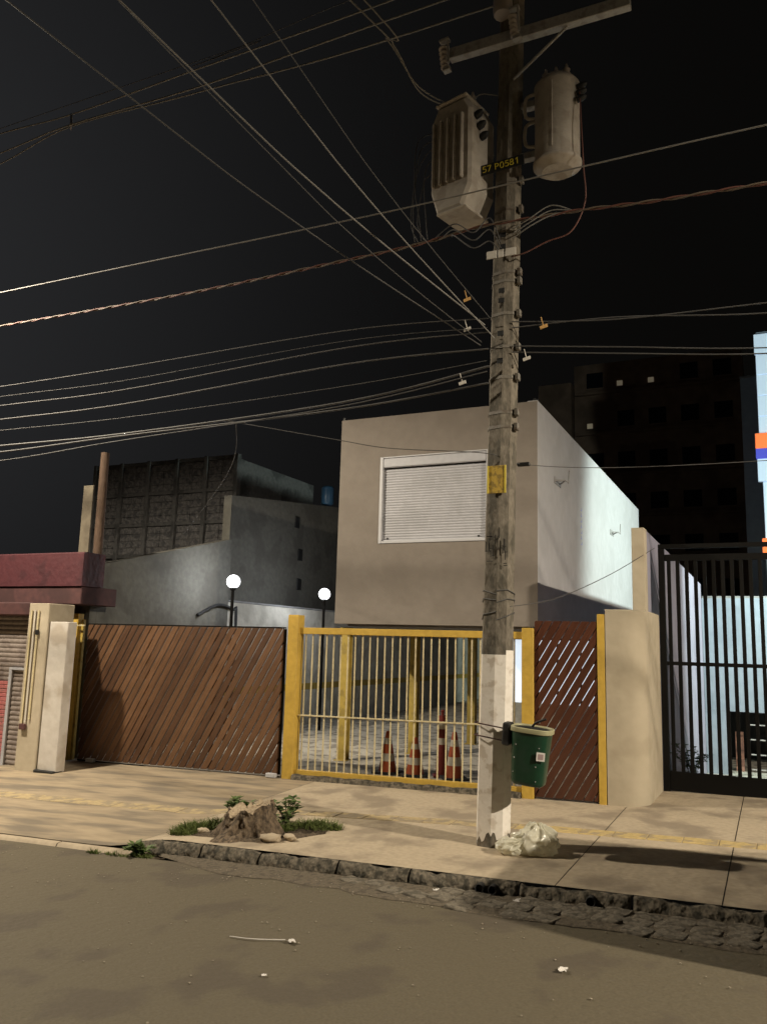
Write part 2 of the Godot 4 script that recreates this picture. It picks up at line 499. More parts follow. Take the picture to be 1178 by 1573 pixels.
func kerb_and_gutter() -> void:
	var n := FastNoiseLite.new()
	n.seed = 77
	n.frequency = 2.2
	n.fractal_octaves = 4
	var kerb := thing("kerb", "crumbling dark concrete kerb with drain holes along the gutter", "kerb")
	var cuts := [-5.42, -4.6, -4.0, -3.25, -2.62, -1.75, -.95, -.1, .9, 2.0, 3.1]
	for i in cuts.size() - 1:
		var rows := []
		var nx := 60
		for a in nx + 1:
			var x: float = lerpf(cuts[i] + .005, cuts[i + 1] - .007, float(a) / nx)
			var end: float = 1.0 if a > 0 and a < nx else 0.0
			var rag := n.get_noise_2d(x * .8, 4.0) * .05 + n.get_noise_2d(x * 7.0, 9.0) * .012
			var top := kerb_y(x) + .004 - maxf(0.0, rag) * .9
			var low := road_y(x) - .04
			var line := PackedVector3Array()
			for b in 13:
				var t := b / 12.0
				var y: float
				var z: float
				if t < .3:
					y = top - .012 * (1.0 - t / .3)
					z = lerpf(-6.24, -6.16, t / .3)
				else:
					var s := (t - .3) / .7
					y = lerpf(top, low, s)
					z = -6.155 + .045 * s + .02 * sin(s * PI)
				var d := n.get_noise_3d(x * 5.0, y * 9.0, 3.0) * .5 + n.get_noise_2d(x * .7, 50.0) * .5
				if t > .22: z += d * .03 * end
				y += n.get_noise_3d(x * 6.0, y * 4.0, z * 6.0 + 20.0) * .008 * end
				if a == 0 or a == nx: z -= .02
				line.append(Vector3(x, y, z))
			rows.append(line)
		var st := tool()
		grid(st, rows, false)
		put("kerb_stone", st, M.kerb, kerb)
	for h in [[-2.03, .034], [-1.93, .032], [-1.22, .034]]:
		var st := tool()
		var cy: float = road_y(h[0]) + .045
		lathe(st, [Vector2(h[1] * .82, -.06), Vector2(h[1] * .82, .07), Vector2(h[1], .07), Vector2(h[1], -.06)], 14, Vector3.ZERO, Basis(Vector3.RIGHT, PI / 2))
		var p := put("drain_pipe", st, M.rubber, kerb, Vector3(h[0], cy, -6.14))
		var cap := tool()
		lathe(cap, [Vector2(0, .02), Vector2(h[1] * .81, .02)], 14, Vector3.ZERO, Basis(Vector3.RIGHT, PI / 2))
		put("pipe_bore", cap, M.black, p)
	# low lip of the driveway
	var lip := thing("driveway_lip", "thin concrete strip where the driveway meets the road", "kerb")
	for k in 6:
		var x0 := -11.4 + k * 1.05
		var st := tool()
		var rows := []
		for a in 13:
			var x := x0 + .006 + 1.038 * a / 12.0
			var y := road_y(x)
			var w := n.get_noise_2d(x * 2.0, 30.0) * .02
			rows.append(PackedVector3Array([Vector3(x, y + .012, -6.062), Vector3(x, y + .026, -6.05), Vector3(x, y + .02, -5.99 + w), Vector3(x, y - .02, -5.965 + w)]))
		grid(st, rows, false)
		put("lip_stone", st, M.walk, lip)
	# cobbles in the gutter
	var gutter := structure("gutter", "row of worn stone setts between kerb and asphalt", "gutter")
	var bed_rows := []
	for i in 61:
		var bx0 := lerpf(-5.0, 4.0, i / 60.0)
		var edge := -5.78 + .16 * smoothstep(-3.4, -1.5, bx0) + n.get_noise_2d(bx0 * .6, 70.0) * .09 + n.get_noise_2d(bx0 * 3.0, 80.0) * .03
		if bx0 < -4.2: edge = lerpf(edge, -6.05, (-4.2 - bx0) / .8)
		var ry := road_y(bx0)
		bed_rows.append(PackedVector3Array([Vector3(bx0, ry + .003, edge), Vector3(bx0, ry + .009, edge - .03), Vector3(bx0, ry + .009, lerpf(edge, -6.2, .5)), Vector3(bx0, ry + .012, -6.2)]))
	var bed_st := tool()
	grid(bed_st, bed_rows, false)
	put("gutter_bed", bed_st, M.gutter_dirt, gutter)
	var stones := []
	for v in 7:
		var st := tool()
		var rows := []
		var w := rng.randf_range(.09, .104)
		var d := rng.randf_range(.07, .078)
		for a in 7:
			var line := PackedVector3Array()
			for b in 25:
				var ang := TAU * b / 24.0
				var lift: float = [.0, .028, .036, .04, .041, .042, .042][a]
				var wide: float = [1.04, 1.02, .98, .92, .6, .3, 0.0][a]
				var sq := pow(pow(absf(cos(ang)), 8.0) + pow(absf(sin(ang)), 8.0), -1.0 / 8.0)
				var j := n.get_noise_3d(cos(ang) * .5 + v * 5.0, sin(ang) * .5, 0.0) * .08
				line.append(Vector3(cos(ang) * sq * w * (wide + j * wide), lift - .02 + n.get_noise_3d(cos(ang) * wide * .4 + v, sin(ang) * wide * .4, 9.0) * .008, sin(ang) * sq * d * (wide + j * wide)))
			rows.append(line)
		grid(st, rows, false, true)
		stones.append(st.commit())
	for r in 3:
		var x: float = -3.25 + r * .55 + .05 * r
		while x < 3.2:
			var z: float = -6.0 + r * .155 - .03 + rng.randf_range(-.012, .012)
			if not (r == 0 and x < -1.8 and rng.randf() < .5) and not (r == 2 and x < -.9 and rng.randf() < .8):
				var s := put("cobblestone", stones[rng.randi() % 7], M.cobble, gutter, Vector3(x, road_y(x) + .002 - (.006 if r == 2 else 0.0) + rng.randf_range(-.006, .004), z))
				s.rotation = Vector3(rng.randf_range(-.05, .05), rng.randf_range(-.12, .12) - .25, rng.randf_range(-.05, .05))
			x += rng.randf_range(.185, .215)

# ---------------------------------------------------------------- gates and fence
func board_panel(parent: Node, x0: float, x1: float, y0l: float, y0r: float, y1: float, z: float, deg: float, pitch: float, gap: float, thick: float, mats: Array) -> void:
	# slanted boards clipped to a panel whose lower edge follows the ground
	var a := deg_to_rad(deg)
	var along := Vector2(cos(a), sin(a))
	var n := Vector2(sin(a), -cos(a))
	var rect := [Vector2(x0, y0l), Vector2(x1, y0r), Vector2(x1, y1), Vector2(x0, y1)]
	var lo := 1e9
	var hi := -1e9
	for p in rect:
		lo = minf(lo, p.dot(n))
		hi = maxf(hi, p.dot(n))
	var d := lo + .01
	while d < hi:
		var poly := clip(clip(rect, n, d + pitch - gap), -n, -d)
		d += pitch
		if poly.size() < 3: continue
		var c := Vector2.ZERO
		for p in poly: c += p / poly.size()
		var local := []
		var big := 0.0
		for p in poly:
			var q: Vector2 = p - c
			local.append(Vector2(q.dot(n), q.dot(along)))
			big = maxf(big, q.length())
		if big < .05: continue
		var st := tool()
		prism(st, local, thick, .005)
		var o := put("board", st, mats[rng.randi() % mats.size()], parent, Vector3(c.x, c.y, z + rng.randf_range(-.0015, .0015)))
		o.rotation.z = a - PI / 2

func fences() -> void:
	# sliding gate
	var z := -9.5
	var g := thing("sliding_gate", "wide brown sliding gate of slanted hardwood boards across the driveway", "gate", Vector3(-7.6, 0, z))
	var off := 7.6
	board_panel(g, -9.46 + off, -5.95 + off, -.06, .02, 1.925, .03, 60, .108, .018, .02, M.wood)
	for f in [[-9.46, 1.925, -5.95, 1.945], [-9.46, -.085, -5.95, -.06]]:
		var st := tool()
		bx(st, Vector3(f[0] + off, f[1], -.03), Vector3(f[2] + off, f[3], .04), .003)
		put("frame_rail", st, M.black_iron, g)
	for fx in [-9.46, -8.3, -7.1, -5.99]:
		box("frame_stile", Vector3(fx + off, -.06, -.045), Vector3(fx + off + .04, 1.92, .005), M.black_iron, g)
	for fx in [-9.22, -6.08]:
		box("roller_housing", Vector3(fx + off, lot_y(fx) + .002, .05), Vector3(fx + off + .14, lot_y(fx) + .055, .12), M.frame_white, g, .006)
	var st0 := tool()
	bx(st0, Vector3(-1.9, lot_y(-7.6) + .012, .01), Vector3(1.7, lot_y(-7.6) + .03, .035), .002, Basis(Vector3(0, 0, 1), .023))
	put("floor_track", st0, M.steel, g)
	# yellow guide posts of the gate
	var p1 := thing("gate_post", "slim yellow steel guide post beside the white column", "post", Vector3(-9.66, 0, z))
	box("post", Vector3(-.1, lot_y(-9.6) - .02, -.06), Vector3(0, 2.09, .06), M.yellow, p1, .006)
	box("channel", Vector3(.012, lot_y(-9.6) - .02, -.05), Vector3(.06, 2.0, .0), M.yellow_dull, p1, .004)
	box("stop_plate", Vector3(.0, 1.9, .065), Vector3(.17, 1.92, .085), M.cream_metal, p1, .003)
	# yellow fence
	var f := thing("yellow_fence", "yellow barred metal fence between the sliding gate and the wooden panel", "fence", Vector3(-4.2, 0, z))
	var o := 4.2
	var left := box("post", Vector3(-5.86 + o, -.02, -.08), Vector3(-5.70 + o, 2.11, .08), M.yellow, f, .006)
	tag(left, "taller yellow end post beside the sliding gate")
	box("post", Vector3(-2.66 + o, .06, -.07), Vector3(-2.52 + o, 1.99, .07), M.yellow, f, .006)
	box("top_rail", Vector3(-5.698 + o, 1.86, -.03), Vector3(-2.662 + o, 1.945, .03), M.yellow, f, .005)
	var st := tool()
	bx(st, Vector3(-1.515, .045, -.035), Vector3(1.515, .135, .035), .005, Basis(Vector3(0, 0, 1), .023), Vector3(.02, -.02 + lot_y(-4.2), 0))
	put("bottom_rail", st, M.yellow, f)
	st = tool()
	bx(st, Vector3(-1.5, -.009, -.009), Vector3(1.5, .009, .009), .002, Basis(Vector3(0, 0, 1), .018), Vector3(.02, .83, .014))
	put("middle_rail", st, M.cream_metal, f)
	var bar := tool()
	bx(bar, Vector3(-.008, 0, -.008), Vector3(.008, 1.75, .008), .002)
	var bar_mesh := bar.commit()
	for k in 28:
		var x := -5.62 + k * .1057
		put("bar", bar_mesh, M.cream_metal, f, Vector3(x + o, lot_y(x) + .105, -.004))
	# low plinth under it
	var pl := thing("fence_plinth", "low mossy concrete plinth under the yellow fence", "plinth")
	st = tool()
	var rows := []
	for a in 41:
		var x := lerpf(-5.7, -2.66, a / 40.0)
		var y := lot_y(x)
		var w := sin(x * 13.0) * .006 + sin(x * 31.0) * .004
		rows.append(PackedVector3Array([Vector3(x, y + .055, -9.62), Vector3(x, y + .058 + w, -9.43), Vector3(x, y + .04 + w, -9.405), Vector3(x, y - .03, -9.385 + w)]))
	grid(st, rows, false)
	put("plinth", st, M.kerb, pl)
	# wooden panel
	var w := thing("wooden_panel", "narrow dark red slatted wooden gate between yellow posts", "gate", Vector3(-2.15, 0, z))
	board_panel(w, -2.515 + 2.15, -1.80 + 2.15, lot_y(-2.5) + .02, lot_y(-1.8) + .02, 2.075, .03, 59, .092, .0105, .02, M.wood_red)
	box("frame_stile", Vector3(-.36, .1, -.03), Vector3(-.325, 2.06, .015), M.black_iron, w)
	box("frame_stile", Vector3(.315, .1, -.03), Vector3(.348, 2.06, .015), M.black_iron, w)
	var p2 := thing("wall_post", "yellow steel post against the cream curved wall", "post", Vector3(-1.795, 0, z))
	box("post", Vector3(.002, .08, -.06), Vector3(.085, 2.16, .05), M.yellow, p2, .005)
	# inner columns of the car park
	for c in [[-6.05, -11.48, .08, "yellow steel column under the front corner of the house"], [-5.42, -12.75, .07, "yellow steel column in the middle under the house"], [-5.05, -14.6, .075, "yellow steel column farthest back under the house"]]:
		var col := thing("garage_column", c[3], "column", Vector3(c[0], lot_y(c[0]) - .02, c[1]), 0, "yellow columns carrying the house")
		box("flange", Vector3(-c[2], 0, .045), Vector3(c[2], 2.02 - lot_y(c[0]), .06), M.yellow_dull, col, .003)
		box("flange", Vector3(-c[2], 0, -.06), Vector3(c[2], 2.02 - lot_y(c[0]), -.045), M.yellow_dull, col, .003)
		box("web", Vector3(-.012, .0, -.044), Vector3(.012, 2.02 - lot_y(c[0]), .044), M.yellow_dull, col, .002)
		box("base_plate", Vector3(-.11, .002, -.1), Vector3(.11, .02, .1), M.yellow_dull, col, .003)

# ---------------------------------------------------------------- the house
func house() -> void:
	var x0 := -6.155
	var x1 := -2.942
	var y0 := 2.053
	var y1 := 5.314
	var zf := -11.25
	var zb := -21.2
	var h := thing("house", "boxy beige upper storey with a closed white shutter, raised on columns", "house", Vector3(-4.2, 0, zf))
	var o := Vector3(4.2, 0, -zf)
	var st := tool()
	var wx0 := -5.44
	var wx1 := -3.656
	var wy0 := 3.286
	var wy1 := 4.65
	for r in [[x0, wx0, y0, y1], [wx1, x1, y0, y1], [wx0, wx1, y0, wy0], [wx0, wx1, wy1, y1]]:
		quad(st, Vector3(r[0], r[2], zf) + o, Vector3(r[1], r[2], zf) + o, Vector3(r[1], r[3], zf) + o, Vector3(r[0], r[3], zf) + o, Vector3(0, 0, 1))
	# reveal of the window
	for e in [[Vector3(wx0, wy0, 0), Vector3(wx1, wy0, 0), Vector3(0, 1, 0)], [Vector3(wx0, wy1, 0), Vector3(wx1, wy1, 0), Vector3(0, -1, 0)], [Vector3(wx0, wy0, 0), Vector3(wx0, wy1, 0), Vector3(1, 0, 0)], [Vector3(wx1, wy0, 0), Vector3(wx1, wy1, 0), Vector3(-1, 0, 0)]]:
		var a: Vector3 = e[0] + Vector3(0, 0, zf) + o
		var b: Vector3 = e[1] + Vector3(0, 0, zf) + o
		quad(st, a, b, b - Vector3(0, 0, .12), a - Vector3(0, 0, .12), e[2])
	quad(st, Vector3(x0, y1, zf) + o, Vector3(x1, y1, zf) + o, Vector3(x1, y1, zf - .15) + o, Vector3(x0, y1, zf - .15) + o, Vector3(0, 1, 0))
	quad(st, Vector3(x0, y0, zf) + o, Vector3(x1, y0, zf) + o, Vector3(x1, y0, zf - .15) + o, Vector3(x0, y0, zf - .15) + o, Vector3(0, -1, 0))
	quad(st, Vector3(x0, y0, zf - .15) + o, Vector3(x1, y0, zf - .15) + o, Vector3(x1, y1, zf - .15) + o, Vector3(x0, y1, zf - .15) + o, Vector3(0, 0, -1))
	for s in [[x0, -1], [x1, 1]]:
		quad(st, Vector3(s[0], y0, zf) + o, Vector3(s[0], y1, zf) + o, Vector3(s[0], y1, zf - .15) + o, Vector3(s[0], y0, zf - .15) + o, Vector3(s[1], 0, 0))
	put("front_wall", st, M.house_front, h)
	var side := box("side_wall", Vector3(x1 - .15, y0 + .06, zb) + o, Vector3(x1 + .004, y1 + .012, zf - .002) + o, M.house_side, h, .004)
	tag(side, "long pale side wall lit by a cold floodlight")
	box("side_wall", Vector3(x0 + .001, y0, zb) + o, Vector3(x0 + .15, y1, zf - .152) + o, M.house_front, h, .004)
	box("back_wall", Vector3(x0 + .152, y0, zb + .001) + o, Vector3(x1 - .152, y1, zb + .15) + o, M.house_front, h, .004)
	box("roof", Vector3(x0 + .152, y1 - .5, zb + .152) + o, Vector3(x1 - .152, y1 - .35, zf - .152) + o, M.soffit, h, .004)
	box("floor_slab", Vector3(x0 + .152, y0 - .03, zb + .152) + o, Vector3(x1 - .152, y0 + .13, zf - .152) + o, M.soffit, h, .004)
	for c in [[x0 + .03, -.02], [x1 - .05, -.02], [x1 - .02, -.06]]:
		box("parapet_bracket", Vector3(c[0] - .02, y1 + .003, zf + c[1] - .03) + o, Vector3(c[0] + .02, y1 + .05, zf + c[1]) + o, M.black, h, .003)
	# window
	var win := Node3D.new()
	win.name = numbered(h, "window")
	h.add_child(win, true)
	win.position = Vector3((wx0 + wx1) / 2, wy0, zf) + o
	var hw := (wx1 - wx0) / 2
	var hh := wy1 - wy0
	tag(win, "white rolling window shutter, fully closed")
	for f in [[-hw, -hw + .05, 0.0, hh], [hw - .05, hw, 0.0, hh], [-hw + .051, hw - .051, 0.0, .035], [-hw + .051, hw - .051, hh - .02, hh]]:
		box("frame", Vector3(f[0], f[2], -.06), Vector3(f[1], f[3], .015), M.frame_white, win, .004)
	box("shutter_box", Vector3(-hw + .051, hh - .17, -.05), Vector3(hw - .051, hh - .022, .008), M.shutter_white, win, .012)
	var slat := tool()
	var rows := []
	for a in 2:
		var line := PackedVector3Array()
		for b in 7:
			var t := b / 6.0
			line.append(Vector3((-hw + .052) if a == 0 else (hw - .052), t * .0398, -.045 + .009 * sin(t * PI)))
		rows.append(line)
	grid(slat, rows, false)
	var slat_mesh := slat.commit()
	for k in 27:
		put("slat", slat_mesh, M.shutter_white, win, Vector3(0, .062 + k * .0409, 0))
	box("backing", Vector3(-hw + .052, .04, -.1), Vector3(hw - .052, hh - .18, -.06), M.frame_white, win, .002)
	box("bottom_bar", Vector3(-hw + .052, .037, -.05), Vector3(hw - .052, .06, -.025), M.frame_white, win, .004)
	for lx in [-hw + .14, hw - .17]:
		box("lock", Vector3(lx - .016, .062, -.035), Vector3(lx + .016, .09, -.018), M.black, win, .003)
	# things on the side wall: two wire brackets, painted blue mark, cable
	for b in [[4.335, -12.5, .85], [4.18, -17.3, 1.0]]:
		var br := thing("wall_bracket", "thin crooked metal bracket %s on the pale side wall" % ("near the front corner" if b[2] < .9 else "near the rear"), "bracket", Vector3(x1 + .006, b[0], b[1]), 0, "brackets on the side wall")
		var bt := tool()
		tube(bt, [Vector3(0, 0, .22), Vector3(.12, .02, .08), Vector3(.16, .0, 0)], .012, 6)
		tube(bt, [Vector3(.0, .0, -.12), Vector3(.12, .02, .06)], .012, 6)
		put("arm", bt, M.galvanised, br)
		bt = tool()
		tube(bt, [Vector3(.16, -.02, 0), Vector3(.16, .2, -.06)], .01, 6)
		put("hook", bt, M.galvanised, br)
		box("wall_plate", Vector3(.0, -.05, -.15), Vector3(.01, .06, .26), M.galvanised, br, .002)
	var mark := thing("painted_mark", "faint vertical row of blue painted letters on the side wall", "lettering", Vector3(x1 + .006, 3.56, -14.2))
	for k in 7:
		var mt := tool()
		var y := k * .1
		bx(mt, Vector3(0, y, -.05), Vector3(.003, y + .016, .05), 0.0)
		bx(mt, Vector3(0, y + .018, -.05 + .05 * (k % 2)), Vector3(.003, y + .06, -.03 + .05 * (k % 2)), 0.0)
		put("letter", mt, M.blue_paint, mark)
	# car park: rear glazed front, lit from inside
	var rear := thing("rear_office", "low room at the back of the car park with brightly lit glass front", "room", Vector3(-4.5, 0, -19.05))
	var gx0 := -1.1
	var gx1 := 1.05
	box("wall", Vector3(-1.9, -.1, -.14), Vector3(gx0 - .03, 2.0, 0), M.wall_grey, rear)
	box("wall", Vector3(gx1 + .03, -.1, -.14), Vector3(1.5, 2.0, 0), M.wall_grey, rear)
	box("lower_panel", Vector3(gx0 - .028, -.1, -.12), Vector3(gx1 + .028, .5, -.02), M.wall_grey, rear)
	for k in 5: box("mullion", Vector3(gx0 + k * (gx1 - gx0) / 4.0 - .02, .502, -.08), Vector3(gx0 + k * (gx1 - gx0) / 4.0 + .02, 1.96, .0), M.black_iron, rear)
	box("transom", Vector3(gx0 - .028, 1.962, -.1), Vector3(gx1 + .028, 2.0, .0), M.black_iron, rear)
	for k in 4:
		box("window_pane", Vector3(gx0 + k * (gx1 - gx0) / 4.0 + .021, .503, -.05), Vector3(gx0 + (k + 1) * (gx1 - gx0) / 4.0 - .021, 1.96, -.035), M.lit_pane, rear, 0.0)
	var al := AreaLight3D.new()
	al.name = "office_light"
	al.area_size = Vector2(2.0, 1.4)
	al.light_color = Color(.95, .97, 1.0)
	al.light_energy = .3
	al.shadow_enabled = true
	rear.add_child(al, true)
	al.position = Vector3(0, 1.25, .03)
	al.rotation.y = PI

# ---------------------------------------------------------------- neighbours on the right
func right_side() -> void:
	# cream wall with rounded corner
	var w := thing("curved_wall", "cream rendered wall with rounded corner beside the black gate", "wall")
	var prof := []
	var r := .3
	prof.append(Vector2(-1.70, -9.45))
	prof.append(Vector2(-1.62, -9.45))
	for k in 9:
		var a := PI / 2 - PI / 2 * k / 8.0
		prof.append(Vector2(-1.56 + cos(a) * .28, -9.73 + sin(a) * .28))
	prof.append(Vector2(-1.275, -10.2))
	prof.append(Vector2(-1.27, -10.74))
	var rows := []
	for y in [.02, 2.2, 2.215]:
		var line := PackedVector3Array()
		for p in prof: line.append(Vector3(p.x - (.012 if y > 2.21 else 0.0), y, p.y - (.012 if y > 2.21 else 0.0)))
		rows.append(line)
	var top := PackedVector3Array()
	for p in prof: top.append(Vector3(minf(p.x, -1.45) - .03, 2.215, minf(p.y, -9.65)))
	rows.append(top)
	var back := PackedVector3Array()
	for p in prof: back.append(Vector3(minf(p.x, -1.45) - .03, .02, minf(p.y, -9.65)))
	rows.append(back)
	var st := tool()
	for i in rows.size() - 1: # flat shaded between rows, smooth round the corner
		grid(st, [rows[i], rows[i + 1]], true)
	put("wall", st, M.wall_cream, w)
	# boundary wall
	var b := thing("boundary_wall", "tall lilac boundary wall running back behind the curved wall", "wall")
	box("pier", Vector3(-1.52, .0, -10.5), Vector3(-1.365, 3.26, -10.3), M.wall_cream, b, .006)
	box("wall", Vector3(-1.52, -.9, -19.0), Vector3(-1.365, 3.25, -10.502), M.wall_lilac, b, .006)
	# iron gate
	var z := -10.76
	var g := thing("iron_gate", "tall black iron bar gate with solid foot beside the cream wall", "gate", Vector3(0, 0, z))
	var bar := tool()
	bx(bar, Vector3(-.022, .0, -.02), Vector3(.022, 2.66, .02), .003)
	var bm := bar.commit()
	for k in 40:
		put("bar", bm, M.black_iron, g, Vector3(-1.14 + k * .104, .3, 0))
	box("stile", Vector3(-1.262, .1, -.04), Vector3(-1.19, 3.045, .04), M.black_iron, g)
	box("stile", Vector3(3.02, .2, -.04), Vector3(3.1, 3.045, .04), M.black_iron, g)
	box("top_rail", Vector3(-1.262, 3.046, -.035), Vector3(3.1, 3.1, .035), M.black_iron, g)
	box("top_rail", Vector3(-1.188, 2.89, -.03), Vector3(3.018, 2.97, .021), M.black_iron, g)
	box("middle_rail", Vector3(-1.188, 1.6, -.026), Vector3(3.018, 1.645, .026), M.black_iron, g)
	box("foot_panel", Vector3(-1.188, .12, -.024), Vector3(3.018, .34, .024), M.black_iron, g)
	var rb := thing("gate_pillar", "cream pillar at the far end of the black iron gate", "wall", Vector3(3.3, 0, z))
	box("pillar", Vector3(-.18, 0, -.2), Vector3(.4, 3.2, .2), M.wall_cream, rb, .01)
	# building at the foot of the ramp
	var k := thing("pale_house", "pale blue-white house behind the iron gate, above a dark garage opening", "house", Vector3(0, 0, -19.0))
	box("wall", Vector3(-1.364, .57, -3.5), Vector3(3.4, 2.94, 0), M.wall_pale, k, .006)
	box("pier", Vector3(-1.364, -.75, -.4), Vector3(-.9, .568, 0), M.wall_pale, k, .004)
	box("pier", Vector3(2.8, -.75, -.4), Vector3(3.4, .568, 0), M.wall_pale, k, .004)
	box("garage_back", Vector3(-1.36, -.75, -3.4), Vector3(3.4, .568, -3.2), M.black, k, .0)
	box("brick_jamb", Vector3(-.82, -.74, -.9), Vector3(-.66, .1, -.7), M.brick, k, .004)
	for i in 4: box("garage_rail", Vector3(-.5, -.6 + i * .3, -.12), Vector3(2.79, -.575 + i * .3, -.1), M.galvanised, k, .002)
	for i in 2: box("roof_tile_strip", Vector3(-1.364, 2.942 + i * .03, -3.4), Vector3(3.4, 2.97 + i * .03, -.1 - i * .1), M.wall_dim, k, .004)
	# floodlight in that yard
	var f := thing("floodlight", "cold white floodlight on a pole in the yard behind the iron gate", "floodlight", Vector3(3.2, 0, -16.4))
	var ft := tool()
	tube(ft, [Vector3(0, -.75, 0), Vector3(0, 4.85, 0)], .05, 10)
	put("pole", ft, M.galvanised, f)
	var aim := Vector3(-5.0, -1.5, -5.0).normalized()
	var basis := Basis.looking_at(aim, Vector3.UP)
	ft = tool()
	bx(ft, Vector3(-.2, -.14, -.02), Vector3(.2, .14, .1), .02)
	var hs := put("housing", ft, M.black_iron, f, Vector3(-.2, 4.9, -.05))
	hs.basis = basis
	ft = tool()
	bx(ft, Vector3(-.17, -.11, -.03), Vector3(.17, .11, -.021), .0)
	var ln := put("lamp_lens", ft, M.cold_lens, f, Vector3(-.2, 4.9, -.05))
	ln.basis = basis
	var sl := SpotLight3D.new()
	sl.name = "flood_light"
	f.add_child(sl, true)
	sl.basis = basis
	sl.position = Vector3(-.2, 4.9, -.05) + aim * .06
	sl.light_color = Color(.92, 1.0, .96)
	sl.light_energy = 80.0
	sl.spot_angle = 69
	sl.spot_range = 60
	sl.spot_attenuation = 2
	sl.spot_angle_attenuation = .35
	sl.light_size = .12
	sl.shadow_enabled = true
	# sign tower
	var t := thing("sign_tower", "tall lit white building edge with orange and blue sign bands", "building", Vector3(0, 0, -25))
	box("body", Vector3(-.06, -.1, -5), Vector3(6, 11.1, -.1), M.wall_pale, t, .01)
	for i in 7:
		var y := 11.0 - i * .62
		box("light_panel", Vector3(-.12 + (.03 if i > 0 else 0.0), y - .6, -.098), Vector3(3.0, y, .0), M.sign_white, t, .006)
	box("sign_band", Vector3(-.2, 7.56, -.1), Vector3(3.0, 8.0, .12), M.sign_orange, t, .01)
	box("sign_band", Vector3(-.2, 7.28, -.1), Vector3(3.0, 7.558, .11), M.sign_blue, t, .01)
	box("light_panel", Vector3(-.17, 6.62, -.1), Vector3(3.0, 7.27, .05), M.sign_white, t, .01)
	box("light_panel", Vector3(-.05, 5.0, -.098), Vector3(3.0, 6.6, .0), M.sign_white, t, .01)
	box("sign_band", Vector3(-.14, 4.5, -.1), Vector3(3.0, 4.98, .1), M.sign_orange, t, .01)
	# grey block behind
	var gb := thing("grey_building", "plain dim grey tower wall rising behind the black iron gate", "building", Vector3(0, 0, -27))
	box("wall", Vector3(-.57, -.1, -.9), Vector3(-.06, 10.35, 0), M.wall_pale, gb, .01)
	box("roof_slab", Vector3(-.59, 10.352, -.92), Vector3(-.06, 10.42, .02), M.wall_dim, gb, .01)
	# far apartment block
	var ap := thing("apartment_block", "dark brown apartment block with a few lit windows behind the house", "building", Vector3(-6.5, 0, -50))
	box("wall", Vector3(-4.2, -.1, -10), Vector3(5.6, 19.6, 0), M.tower_brown, ap, .02)
	box("wing", Vector3(-6.3, -.1, -9), Vector3(-4.22, 18.3, .8), M.tower_brown, ap, .02)
	for fl in 7:
		for c in 5:
			var x := -3.4 + c * 1.85
			var y := 18.0 - fl * 2.6
			var lit := [fl, c] in [[0, 1], [0, 2], [1, 0]]
			var wn := box("window", Vector3(x, y, .003), Vector3(x + (1.0 if not lit else .34), y + (1.0 if not lit else .34), .06), M.warm_window if lit else M.dark_glass, ap, .01)
			if lit: tag(wn, "small window lit from inside")
			box("window_sill", Vector3(x - .05, y - .09, .0), Vector3(x + 1.05, y - .005, .12), M.tower_brown, wn, .01).position -= wn.position
		box("balcony_slab", Vector3(-4.1, 17.55 - fl * 2.6, .004), Vector3(5.5, 17.7 - fl * 2.6, .35), M.tower_brown, ap, .01)
	# shrub behind the iron gate
	leafy("gate_shrub", "dark leafy shrub at the foot of the lilac wall behind the gate", Vector3(-1.05, -.02, -12.2), 14, .55, .35, 91, M.leaf_dark)

